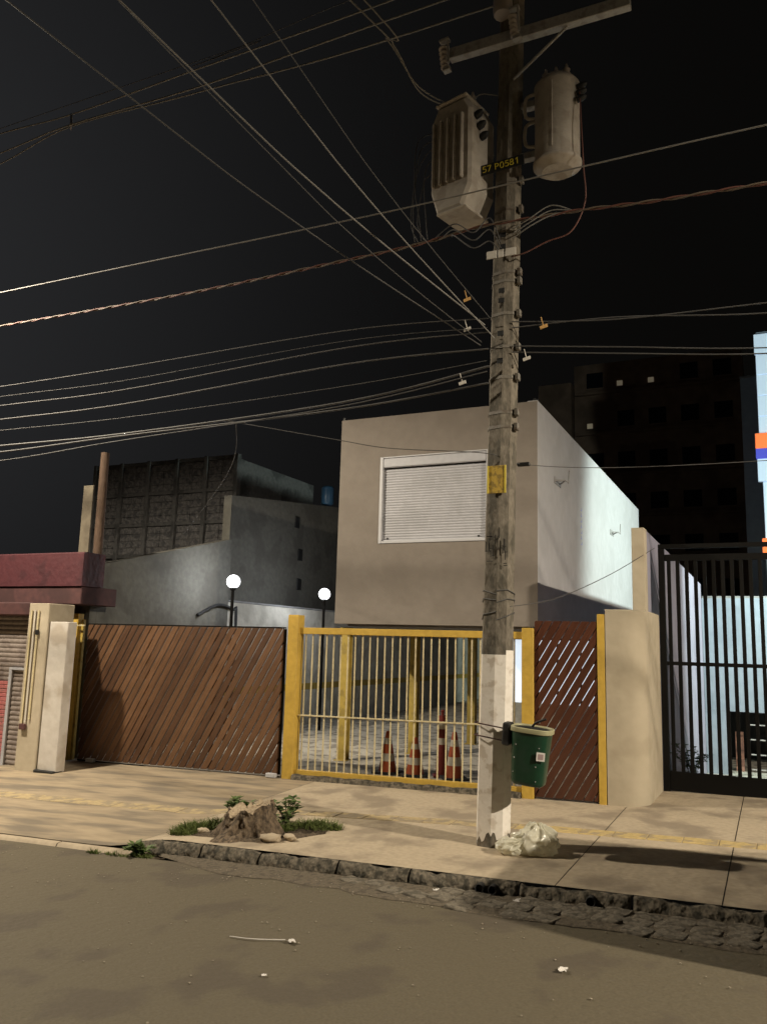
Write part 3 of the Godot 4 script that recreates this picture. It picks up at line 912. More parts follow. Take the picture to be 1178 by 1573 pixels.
# ---------------------------------------------------------------- left side
func left_side() -> void:
	# white column and cream pillar in front of the gate line
	var c := thing("white_column", "white rendered column with dark foot beside the yellow guide post", "column", Vector3(-9.2, 0, -8.95))
	box("shaft", Vector3(-.15, lot_y(-9.2) - .05, .16), Vector3(.2, 1.94, .33), M.wall_white, c, .008)
	box("foot", Vector3(-.17, lot_y(-9.2) - .09, .2), Vector3(.2, lot_y(-9.2) - .02, .38), M.black, c, .01)
	var p := thing("cream_pillar", "cream wall pillar with conduits beside the roller shutter", "wall", Vector3(-9.57, 0, -8.78))
	box("pillar", Vector3(-.2, -.25, -.3), Vector3(.195, 2.2, .18), M.wall_cream, p, .008)
	for k in 3:
		var st := tool()
		var x := -.12 + k * .07
		var low := .48 + .04 * k
		tube(st, [Vector3(x, 2.1, .2), Vector3(x, low, .2)], .012, 8)
		put("conduit", st, M.cream_metal if k != 1 else M.tag_white, p)
	box("conduit_box", Vector3(-.13, .42, .19), Vector3(-.02, .5, .235), M.maroon, p, .006)
	box("meter_clip", Vector3(.0, 1.75, .19), Vector3(.05, 1.82, .22), M.black, p, .004)
	# shop
	var s := thing("corner_shop", "closed shop with red fascia and roller shutter at the street edge", "shop", Vector3(-12.5, 0, -8.8))
	box("wall", Vector3(-5.0, -.4, -4.0), Vector3(2.7, 2.02, -.2), M.maroon, s, .01)
	var sl := tool()
	var rows := []
	for a in 2:
		var line := PackedVector3Array()
		for b in 7:
			var t := b / 6.0
			line.append(Vector3(-2.4 if a == 0 else 2.71, t * .068, .012 * sin(t * PI)))
		rows.append(line)
	grid(sl, rows, false)
	var slm := sl.commit()
	var sh := Node3D.new()
	sh.name = numbered(s, "roller_shutter")
	s.add_child(sh, true)
	sh.position = Vector3(0, -.28, -.06)
	for k in 33:
		put("slat", slm, M.shutter_red if k > 5 and k < 20 and false else M.shutter_metal, sh, Vector3(0, k * .07, 0))
	var dr := tool()
	for k in 22: bx(dr, Vector3(-1.5, .02 + k * .06, .02), Vector3(2.18, .074 + k * .06, .034), .006)
	var wicket := put("wicket_door", dr, M.shutter_red, sh)
	tag(wicket, "faded red wicket door in the shutter")
	box("wicket_frame", Vector3(2.19, .0, .015), Vector3(2.25, 1.5, .05), M.shutter_white, sh)
	box("wicket_frame", Vector3(2.19, 1.502, .015), Vector3(2.68, 1.54, .05), M.shutter_white, sh)
	# fascia over the shutter
	var fs := tool()
	prism(fs, [Vector2(-.25, 2.5), Vector2(.2, 2.5), Vector2(.2, 3.0), Vector2(.18, 3.02), Vector2(-.25, 3.02)], 8.0)
	var fo := put("fascia", fs, M.red_paint, s, Vector3(-.8, 0, 0))
	fo.rotation.y = -PI / 2
	fo.position = Vector3(-.93, 0, -.62)
	box("shutter_hood", Vector3(-5.0, 2.02, -.199), Vector3(2.74, 2.22, .16), M.maroon, s, .02)
	box("upper_wall", Vector3(-5.0, 2.222, -1.2), Vector3(3.05, 2.498, -.45), M.maroon, s, .01)
	# old post and board behind the white column
	var op := thing("timber_post", "old brown timber post rising behind the white column", "post", Vector3(-10.05, 0, -9.9))
	var ot := tool()
	tube(ot, [Vector3(.22, -.1, 0), Vector3(.22, 2.4, 0), Vector3(.2, 4.75, 0)], [.085, .08, .07], 12)
	put("post", ot, M.old_wood, op)
	box("tan_board", Vector3(-.12, 1.2, .06), Vector3(.09, 4.2, .09), M.old_board, op, .004)
	# yard wall: first stretch with rising top
	var w := thing("yard_wall", "olive grey yard wall with rising top behind the sliding gate", "wall", Vector3(-9.75, 0, 0))
	var st1 := tool()
	prism(st1, [Vector2(9.75, -.15), Vector2(13.4, -.15), Vector2(13.4, 3.76), Vector2(9.75, 2.86)], .2)
	var m1 := put("wall", st1, M.wall_olive, w, Vector3(-.1, 0, 0))
	m1.rotation.y = PI / 2
	# second stretch
	var w2 := thing("yard_wall", "pale grey yard wall with a yellow band along the car park", "wall", Vector3(-9.75, 0, 0))
	box("wall", Vector3(-.2, -.15, -33), Vector3(0, .68, -13.402), M.wall_grey, w2, .004)
	box("wall", Vector3(-.2, .822, -33), Vector3(0, 2.5, -13.402), M.wall_grey, w2, .004)
	box("painted_band", Vector3(-.2, .681, -33), Vector3(.003, .821, -13.402), M.yellow_dull, w2, .0)
	box("coping", Vector3(-.23, 2.501, -33), Vector3(.02, 2.54, -13.402), M.wall_dim, w2, .006)
	var pt := tool()
	tube(pt, curve([Vector3(.06, .0, -13.6), Vector3(.06, 2.2, -13.6), Vector3(.05, 2.35, -13.5), Vector3(.05, 2.42, -13.0), Vector3(.05, 2.2, -12.4)], 5), .03, 8)
	put("drain_pipe", pt, M.black, w2)
	var ar := thing("neighbour_house", "plain grey blank house wall rising behind the yard lamps", "house", Vector3(-10.4, 0, 0))
	var st2 := tool()
	prism(st2, [Vector2(14.2, -.1), Vector2(24, -.1), Vector2(24, 5.9), Vector2(14.2, 4.84)], .2)
	var m2 := put("wall", st2, M.wall_olive, ar, Vector3(-.1, 0, 0))
	m2.rotation.y = PI / 2
	for v in [[3.72, -17.1], [3.0, -17.1], [4.5, -16.9]]:
		box("vent", Vector3(.001, v[0], v[1] - .1), Vector3(.03, v[0] + .28, v[1] + .1), M.black, ar, .01)
	var tk := thing("water_barrel", "small blue plastic barrel on top of the grey wall", "barrel", Vector3(-10.42, 5.33, -18.4))
	var tt := tool()
	lathe(tt, [Vector2(0, 0), Vector2(.14, 0), Vector2(.165, .04), Vector2(.165, .2), Vector2(.175, .22), Vector2(.165, .24), Vector2(.165, .44), Vector2(.13, .49), Vector2(0, .5)], 18)
	put("body", tt, M.blue_plastic, tk)
	# rough block building behind
	var bb := thing("block_building", "dark unplastered block building behind the yard wall", "building", Vector3(-14.8, 0, -17.2))
	box("core", Vector3(-2.6, -.1, -4), Vector3(2.3, 6.5, -.12), M.block_frame, bb, .01)
	for i in 6:
		var x := -2.6 + i * .98
		box("frame_column", Vector3(x - .06, -.1, -.118), Vector3(x + .06, 6.6, .05), M.block_frame, bb, .01)
	for r in 4:
		var y := 3.9 + r * .86
		for i in 5: box("frame_beam", Vector3(-2.6 + i * .98 + .062, y, -.118), Vector3(-2.6 + (i + 1) * .98 - .062, y + .1, .03), M.block_frame, bb, .01)
	for r in 3:
		for i in 5:
			for k in 8:
				var bw := .858 / 2.0
				var x := -2.6 + i * .98 + .064 + (k % 2) * bw
				var y := 4.005 + r * .86 + (k / 2) * .189
				box("block", Vector3(x + .004, y, -.117), Vector3(x + bw - .006, y + .182, -.03 + rng.randf_range(-.015, .015)), M.block, bb, .008)
	# yard lamps
	for l in [[-8.95, -12.42, 2.82, "first of two globe yard lamps, nearest the timber post"], [-8.7, -15.4, 2.79, "second globe yard lamp, close to the house edge"]]:
		var lamp := thing("yard_lamp", "white " + l[3], "lamp", Vector3(l[0], lot_y(l[0]), l[1]), 0, "lit globe lamps along the yard wall")
		var lt := tool()
		tube(lt, [Vector3(0, 0, 0), Vector3(0, l[2] - .1 - lot_y(l[0]), 0)], .03, 10)
		put("post", lt, M.black_iron, lamp)
		lt = tool()
		lathe(lt, [Vector2(0, -.16), Vector2(.05, -.16), Vector2(.06, -.11), Vector2(.0, -.1)], 12)
		put("socket", lt, M.black_iron, lamp, Vector3(0, l[2] - lot_y(l[0]), 0))
		var gl := SphereMesh.new()
		gl.radius = .125
		gl.height = .25
		put("lamp_globe", gl, M.globe, lamp, Vector3(0, l[2] - lot_y(l[0]), 0))
		var ol := OmniLight3D.new()
		ol.name = "globe_light"
		lamp.add_child(ol, true)
		ol.position = Vector3(0, l[2] - lot_y(l[0]), 0)
		ol.light_color = Color(.95, .97, 1.0)
		ol.light_energy = 1.5
		ol.omni_range = 40
		ol.omni_attenuation = 2
		ol.light_size = .1
		ol.shadow_enabled = true

# ---------------------------------------------------------------- plants
func leafy(called: String, label: String, at: Vector3, stems: int, height: float, spread: float, sd: int, leaf_mat: Material) -> void:
	var r := RandomNumberGenerator.new()
	r.seed = sd
	var o := thing(called, label, "plant", at)
	var st := tool()
	var lv := tool()
	for s in stems:
		var a := r.randf() * TAU
		var d := r.randf_range(.2, 1.0) * spread
		var h := height * r.randf_range(.55, 1.0)
		var tip := Vector3(cos(a) * d, h, sin(a) * d)
		var mid := Vector3(tip.x * .35, h * .6, tip.z * .35)
		var foot := Vector3(r.randf_range(-.05, .05), -.02, r.randf_range(-.05, .05))
		var pts := curve([foot, mid, tip], 4)
		tube(st, pts, .004, 5)
		for k in 14:
			var p: Vector3 = pts[mini(pts.size() - 1, 2 + int(k * (pts.size() - 2) / 14.0) + 1)]
			var ang := r.randf() * TAU
			var dir := Vector3(cos(ang), r.randf_range(-.2, .6), sin(ang)).normalized()
			var l := r.randf_range(.045, .09)
			var sidev := dir.cross(Vector3.UP).normalized() * l * .38
			var up := sidev.cross(dir).normalized()
			var b := p + dir * l * .45 - up * l * .06
			var e := p + dir * l
			for q in [[p, b + sidev + up * l * .12, e], [p, b - sidev + up * l * .12, e]]:
				tri(lv, q[0], b, q[1], Vector3.UP)
				tri(lv, b, q[2], q[1], Vector3.UP)
	put("stem", st, M.stem, o)
	put("foliage", lv, leaf_mat, o)

func blades(called: String, label: String, spots: Array, count: int, height: float, sd: int) -> void:
	var r := RandomNumberGenerator.new()
	r.seed = sd
	var st := tool()
	for k in count:
		var s: Array = spots[r.randi() % spots.size()]
		var a := r.randf() * TAU
		var d := sqrt(r.randf())
		var p := Vector3(s[0] + cos(a) * d * s[2], 0, s[1] + sin(a) * d * s[3])
		p.y = (walk_y(p.x, p.z) if p.z < -6.2 else road_y(p.x)) - .01
		var h := height * r.randf_range(.4, 1.0) * (1.15 - d * .5)
		var lean := Vector3(r.randfn() * .5, 1, r.randfn() * .5).normalized() * h
		var w := Vector3(r.randf_range(-1, 1), 0, r.randf_range(-1, 1)).normalized() * r.randf_range(.003, .006)
		var m := p + lean * .6
		var t := p + lean + Vector3(lean.x, -.15 * h, lean.z) * .5
		tri(st, p - w, p + w, m + w * .7, Vector3(0, .2, 1))
		tri(st, p - w, m + w * .7, m - w * .7, Vector3(0, .2, 1))
		tri(st, m - w * .7, m + w * .7, t, Vector3(0, .2, 1))
	tag(put(called, st, M.grass), label, "grass", "", "stuff")

func plants() -> void:
	var n := FastNoiseLite.new()
	n.seed = 12
	n.frequency = 1.0
	n.fractal_octaves = 4
	# soil bed
	var bed := structure("soil_bed", "patch of bare soil in the sidewalk round the tree stump", "soil")
	var rows := []
	for i in 19:
		var line := PackedVector3Array()
		for j in 19:
			var x := lerpf(-5.25, -3.75, i / 18.0)
			var z := lerpf(-6.34, -7.35, j / 18.0)
			var e := minf(minf(x + 5.25, -3.75 - x) / .2, minf(-6.34 - z, z + 7.35) / .15)
			# slanting cut on both sides, as the paving is broken away
			var cut := minf((x + 5.25) - (-6.34 - z) * .35, (-3.75 - x) - absf(z + 7.0) * .5)
			e = minf(e, cut / .12)
			line.append(Vector3(x, walk_y(x, z) - .02 + clampf(e, 0, 1) * .04 + maxf(0.0, n.get_noise_2d(x * 5.0, z * 5.0)) * .03 * clampf(e, 0, 1), z))
		rows.append(line)
	var st := tool()
	grid(st, rows, true)
	put("soil", st, M.soil, bed)
	# stump
	var stump := thing("tree_stump", "rough grey brown tree stump with splayed roots by the kerb", "tree stump", Vector3(-4.47, walk_y(-4.47, -6.66) - .02, -6.66))
	rows = []
	var seg := 56
	for i in 15:
		var t := i / 14.0
		var line := PackedVector3Array()
		for j in seg + 1:
			var a := TAU * (j % seg) / seg
			var roots := pow(absf(sin(a * 2.5 + .6)), 2.0) * .6 + .4 * pow(absf(cos(a * 1.5 + .3)), 3.0)
			var rr := .185 + .19 * pow(1.0 - t, 2.2) * (.35 + roots)
			rr += n.get_noise_3d(cos(a) * 3.0, t * 1.4, sin(a) * 3.0) * .075
			rr += absf(n.get_noise_3d(cos(a) * 9.0, t * 1.0 + 5.0, sin(a) * 9.0)) * .06 - .02
			var top := .26 + .05 * sin(a + 2.2) + n.get_noise_2d(cos(a) * 2.0 + 7.0, sin(a) * 2.0) * .07
			line.append(Vector3(cos(a) * rr * 1.15, t * top, sin(a) * rr))
		rows.append(line)
	st = tool()
	grid(st, rows, false, true)
	put("trunk", st, M.bark, stump)
	var ring: PackedVector3Array = rows[14]
	var rows2 := [ring]
	for f in [.82, .55, .25, 0.0]:
		var line := PackedVector3Array()
		for j in seg + 1:
			var q: Vector3 = ring[j]
			line.append(Vector3(q.x * f, lerpf(.265, q.y, f) - .025 + n.get_noise_2d(q.x * f * 12.0, q.z * f * 12.0) * .03, q.z * f))
		rows2.append(line)
	st = tool()
	grid(st, rows2, false, true)
	put("cut_face", st, M.cut_wood, stump)
	for b in [[-4.12, -6.5, .085, .5], [-3.98, -6.6, .06, -.3], [-4.86, -6.5, .05, .2]]:
		var bt := tool()
		var br := []
		for i in 8:
			var line := PackedVector3Array()
			for j in 13:
				var th := PI * i / 7.0
				var ph := TAU * (j % 12) / 12.0
				var v := Vector3(sin(th) * cos(ph) * 1.5, cos(th) * .6, sin(th) * sin(ph))
				line.append(v * b[2] * (.8 + n.get_noise_3dv(v * 1.5 + Vector3(b[0], 0, 0)) * .5))
			br.append(line)
		grid(bt, br, false, true)
		var chunk := put("concrete_chunk", bt, M.walk, null, Vector3(b[0], walk_y(b[0], b[1]) + .03, b[1]))
		chunk.rotation.y = b[3]
		tag(chunk, "broken lump of concrete beside the tree stump, %s" % ("larger, at its foot on the pole side" if b[2] > .08 else "smaller, farther toward the pole" if b[0] > -4.3 else "on the driveway side"), "rubble", "lumps round the stump")
	blades("grass", "short grass growing round the tree stump", [[-5.05, -6.5, .16, .14], [-4.92, -6.75, .18, .18], [-5.0, -6.6, .2, .1], [-4.75, -7.0, .16, .12], [-4.08, -7.05, .2, .12], [-3.95, -7.15, .2, .08], [-4.2, -6.85, .1, .1], [-4.6, -7.1, .2, .1]], 5200, .15, 4)
	blades("kerb_grass", "low weeds growing out of the gutter at the end of the kerb", [[-5.35, -5.92, .16, .03], [-5.1, -5.96, .12, .03], [-5.6, -5.9, .08, .02]], 380, .075, 8)
	blades("kerb_tuft", "small tuft of grass in the gutter below the sidewalk", [[-.72, -6.17, .06, .02]], 60, .06, 9)
	leafy("leafy_weed", "bushy green weed growing behind the tree stump on the driveway side", Vector3(-4.78, walk_y(-4.8, -6.92), -6.92), 16, .24, .16, 21, M.leaf)
	leafy("leafy_weed", "taller sprig of leaves growing behind the tree stump on the fence side", Vector3(-4.22, walk_y(-4.2, -6.9), -6.9), 9, .3, .14, 22, M.leaf)
	leafy("leafy_weed", "low broad weed at the very end of the kerb", Vector3(-5.18, road_y(-5.2), -5.99), 8, .09, .12, 23, M.leaf)

# ---------------------------------------------------------------- pole and what hangs on it
func pole_x(y: float) -> float:
	return -2.285 + .0185 * y

func utility_pole() -> void:
	var o := thing("utility_pole", "leaning concrete utility pole with whitewashed foot on the sidewalk", "utility pole", Vector3(-2.285, .05, -7.2))
	var section := func(y: float, grow: float) -> PackedVector3Array:
		var w := lerpf(.152, .122, y / 9.5) + grow
		var d := lerpf(.13, .1, y / 9.5) + grow
		var line := PackedVector3Array()
		for k in 9: # one edge toward the street, the broad faces beside it
			var a := PI / 2 + PI / 8 * 0.0 - TAU * k / 8.0
			var wide := 1.0 if k % 2 == 0 else 1.03
			line.append(Vector3(cos(a) * w * wide + (.02 if k % 8 == 0 else 0.0) + .0185 * y, y, sin(a) * d * wide))
		return line
	var faces := func(st: SurfaceTool, y0: float, y1: float, n: int, grow: float) -> void:
		for i in n:
			var a: PackedVector3Array = section.call(lerpf(y0, y1, float(i) / n), grow)
			var b: PackedVector3Array = section.call(lerpf(y0, y1, float(i + 1) / n), grow)
			for k in 8:
				quad(st, a[k], a[k + 1], b[k + 1], b[k], (a[k] + a[k + 1]) * Vector3(1, 0, 1) - Vector3(.037 * y0, 0, 0))
		var t: PackedVector3Array = section.call(y1, grow)
		for k in 8: tri(st, t[k], t[k + 1], Vector3(.0185 * y1, y1, 0), Vector3.UP)
	var st := tool()
	faces.call(st, -.1, 9.3, 12, 0.0)
	put("shaft", st, M.pole, o)
	# whitewash: thin coat with ragged foot, a shade taller on the kerb side
	st = tool()
	var n := FastNoiseLite.new()
	n.seed = 31
	n.frequency = 2.5
	var lowline := PackedVector3Array()
	var base: PackedVector3Array = section.call(0.0, .003)
	for k in 8:
		for s in 6:
			var f0 := s / 6.0
			var f1 := (s + 1) / 6.0
			var lo0 := .08 + n.get_noise_2d((k + f0) * .4, 1.0) * .1 + .02 * sin((k + f0) * 9.0)
			var lo1 := .08 + n.get_noise_2d((k + f1) * .4, 1.0) * .1 + .02 * sin((k + f1) * 9.0)
			var hi := 1.64 if k != 1 else 1.68
			var q := []
			for e in [[f0, lo0], [f1, lo1], [f1, hi], [f0, hi]]:
				var sec: PackedVector3Array = section.call(e[1], .0035)
				q.append(sec[k].lerp(sec[k + 1], e[0]))
			quad(st, q[0], q[1], q[2], q[3], (base[k] + base[k + 1]) * Vector3(1, 0, 1))
	put("whitewash", st, M.whitewash, o)
	# holes up the shaft
	for h in [4.35, 4.62, 4.95, 5.05, 5.5, 5.62]:
		var z := lerpf(.13, .1, h / 9.5) + .001
		var x = .0185 * h
		box("bolt_hole", Vector3(x - .035, h, z), Vector3(x + .025, h + .05, z + .003), M.black, o, .001)
	for h in [3.72, 3.86, 4.2, 4.5, 4.83, 5.16, 5.25, 5.9, 6.2]:
		st = tool()
		for e in [0]:
			var a: PackedVector3Array = section.call(h, .006)
			var b: PackedVector3Array = section.call(h + .03, .006)
			for k in 8: quad(st, a[k], a[k + 1], b[k + 1], b[k], (a[k] + a[k + 1]) * Vector3(1, 0, 1) - Vector3(.037 * h, 0, 0))
		put("steel_strap", st, M.strap, o)
		box("strap_clamp", Vector3(.0185 * h + .13, h - .02, .02), Vector3(.0185 * h + .17, h + .05, .08), M.strap, o, .005)
	# wire ties low on the shaft
	for h in [2.18, 2.1, 1.98]:
		var sec: PackedVector3Array = section.call(h, .006)
		var pts := []
		for k in 9: pts.append(sec[k] + Vector3(0, .04 * sin(k * 1.1 + h * 9.0), 0))
		st = tool()
		tube(st, pts, .005, 5, false)
		put("wire_tie", st, M.wire, o)
	# painted scribble
	st = tool()
	var zz := lerpf(.13, .1, 2.6 / 9.5) + .002
	var r := RandomNumberGenerator.new()
	r.seed = 3
	for k in 26:
		var x := r.randf_range(-.1, .085) + .048
		var y := r.randf_range(2.42, 2.72)
		if k % 2 == 0: bx(st, Vector3(x, y, zz), Vector3(x + .008, y + r.randf_range(.05, .14), zz + .002), 0.0)
		else: bx(st, Vector3(x, y, zz + .0025), Vector3(x + r.randf_range(.02, .06), y + .008, zz + .004), 0.0)
	put("painted_scribble", st, M.ink, o)
	# plates
	var py := box("yellow_plate", Vector3(-.095 + .06, 3.10, .125), Vector3(.085 + .06, 3.36, .132), M.plate_yellow, o, .002)
	tag(py, "faded yellow plate on the shaft")
	for e in [[-.095, -.08], [.07, .085]]: box("plate_edge", Vector3(e[0] + .06, 3.1, .133), Vector3(e[1] + .06, 3.36, .138), M.sign_yellow, py, .001).position -= py.position
	box("number_plate", Vector3(-.15 + .1, 5.4, .14), Vector3(.14 + .1, 5.47, .15), M.pole, o, .002)
	for e in [[-.15, -.05], [-.035, .02], [.035, .14]]: box("number_block", Vector3(e[0] + .1, 5.395, .151), Vector3(e[1] + .1, 5.475, .16), M.tag_white, o, .003)
	var sp := box("reference_plate", Vector3(-.2, 6.3, .15), Vector3(.32, 6.41, .158), M.black, o, .002)
	sp.rotation.z = .06
	var tm := TextMesh.new()
	var sf := SystemFont.new()
	sf.font_names = PackedStringArray(["Droid Sans"])
	tm.font = sf
	tm.text = "157 P0581"
	tm.font_size = 24
	tm.pixel_size = .0038
	tm.depth = .004
	put("lettering", tm, M.sign_yellow, sp, Vector3(0, 0, .008))
	# cross arm
	var arm := box("cross_arm", Vector3(-.46, 7.66, .11), Vector3(1.34, 7.78, .2), M.galvanised, o, .006)
	st = tool()
	tube(st, [Vector3(.75, 7.66, .16), Vector3(.2, 7.28, .12)], .014, 6)
	put("brace", st, M.galvanised, o)
	for e in [[-.47, 7.66], [.26, 7.78]]:
		st = tool()
		var prof := []
		for k in 5:
			var y := k * .055
			prof.append_array([Vector2(.022, y), Vector2(.048, y + .012), Vector2(.048, y + .022), Vector2(.024, y + .036)])
		prof.push_front(Vector2(0, 0))
		prof.append(Vector2(0, .28))
		lathe(st, prof, 14)
		var ins := put("fuse_cutout", st, M.porcelain, o, Vector3(e[0], e[1] - .16, .26))
		ins.rotation = Vector3(0, 0, .12)
		var ct := tool()
		tube(ct, [Vector3(.05, .02, .04), Vector3(.07, .28, .04)], .012, 6)
		bx(ct, Vector3(-.02, -.05, -.02), Vector3(.06, -.01, .05), .004)
		bx(ct, Vector3(-.02, .29, -.02), Vector3(.08, .32, .05), .004)
		put("fuse_tube", ct, M.galvanised, ins)
	st = tool()
	lathe(st, [Vector2(0, 0), Vector2(.09, 0), Vector2(.1, .05), Vector2(.09, .3), Vector2(0, .31)], 14)
	put("surge_arrester", st, M.porcelain, o, Vector3(.1, 8.0, .16))
	# brackets to the transformers
	for b in [[.3, .42, 7.0], [.3, .42, 6.45], [-.3, -.18, 6.95], [-.3, -.18, 6.4]]:
		box("hanger", Vector3(minf(b[0], b[1]) - .09 + .03, b[2], -.05), Vector3(maxf(b[0], b[1]) - .0 + .03, b[2] + .07, .03), M.galvanised, o, .005)

func transformers() -> void:
	# flat ribbed tank
	var a := thing("tank_transformer", "large boxy ribbed transformer with slanted foot hung on the pole", "transformer", Vector3(-2.63, 5.98, -7.12))
	a.rotation.y = -.25
	var st := tool()
	var prof := [Vector2(-.16, 0), Vector2(.14, 0), Vector2(.24, .2), Vector2(.24, 1.02), Vector2(.17, 1.16), Vector2(-.17, 1.16), Vector2(-.24, 1.02), Vector2(-.24, .25)]
	prism(st, prof, .42, .03)
	put("tank", st, M.transformer, a)
	for k in 5:
		st = tool()
		bx(st, Vector3(-.2 + k * .085, .28, .205), Vector3(-.175 + k * .085, .98, .25), .01)
		put("rib", st, M.transformer, a)
	box("foot_plate", Vector3(-.15, -.03, -.2), Vector3(.2, -.002, .22), M.transformer, a, .01)
	box("lid", Vector3(-.19, 1.162, -.22), Vector3(.19, 1.2, .22), M.transformer, a, .015)
	for k in 3:
		st = tool()
		lathe(st, [Vector2(0, 0), Vector2(.03, 0), Vector2(.045, .03), Vector2(.025, .05), Vector2(.04, .08), Vector2(.02, .1), Vector2(.012, .14), Vector2(0, .14)], 10)
		put("bushing", st, M.porcelain, a, Vector3(-.12 + k * .12, 1.2, 0))
	for k in 3:
		st = tool()
		lathe(st, [Vector2(0, 0), Vector2(.035, 0), Vector2(.04, .05), Vector2(.02, .09), Vector2(0, .1)], 10, Vector3.ZERO, Basis(Vector3(0, 0, 1), -1.2))
		put("side_bushing", st, M.black, a, Vector3(.235, .95 - k * .09, .12 - k * .05))
	# drum
	var b := thing("drum_transformer", "round drum transformer with loop handles hung beside the pole", "transformer", Vector3(-1.68, 6.3, -7.2))
	st = tool()
	lathe(st, [Vector2(0, 0), Vector2(.15, .0), Vector2(.2, .045), Vector2(.232, .055), Vector2(.232, .085), Vector2(.215, .09), Vector2(.215, .86), Vector2(.22, .865), Vector2(.22, .9), Vector2(.17, .96), Vector2(0, .98)], 30)
	put("tank", st, M.transformer, b)
	for h in [0.0, .3]:
		st = tool()
		var pts := curve([Vector3(-.2, .28 + h, .06), Vector3(-.29, .31 + h, .08), Vector3(-.29, .5 + h, .08), Vector3(-.2, .55 + h, .06)], 5)
		tube(st, pts, .017, 8)
		put("loop_handle", st, M.transformer, b)
	for k in 3:
		st = tool()
		lathe(st, [Vector2(0, 0), Vector2(.03, 0), Vector2(.045, .03), Vector2(.025, .05), Vector2(.04, .08), Vector2(.02, .1), Vector2(.012, .14), Vector2(0, .14)], 10)
		put("bushing", st, M.porcelain, b, Vector3(-.1 + k * .1, .965, .03))
	for k in 3:
		st = tool()
		lathe(st, [Vector2(0, 0), Vector2(.03, 0), Vector2(.034, .05), Vector2(.018, .09), Vector2(0, .1)], 10, Vector3.ZERO, Basis(Vector3(0, 0, 1), -1.3))
		put("side_bushing", st, M.black, b, Vector3(.21, .8 - k * .08, .06 + k * .02))
	st = tool()
	bx(st, Vector3(-.006, .15, .212), Vector3(.006, .84, .222), .002)
	put("seam", st, M.transformer, b)

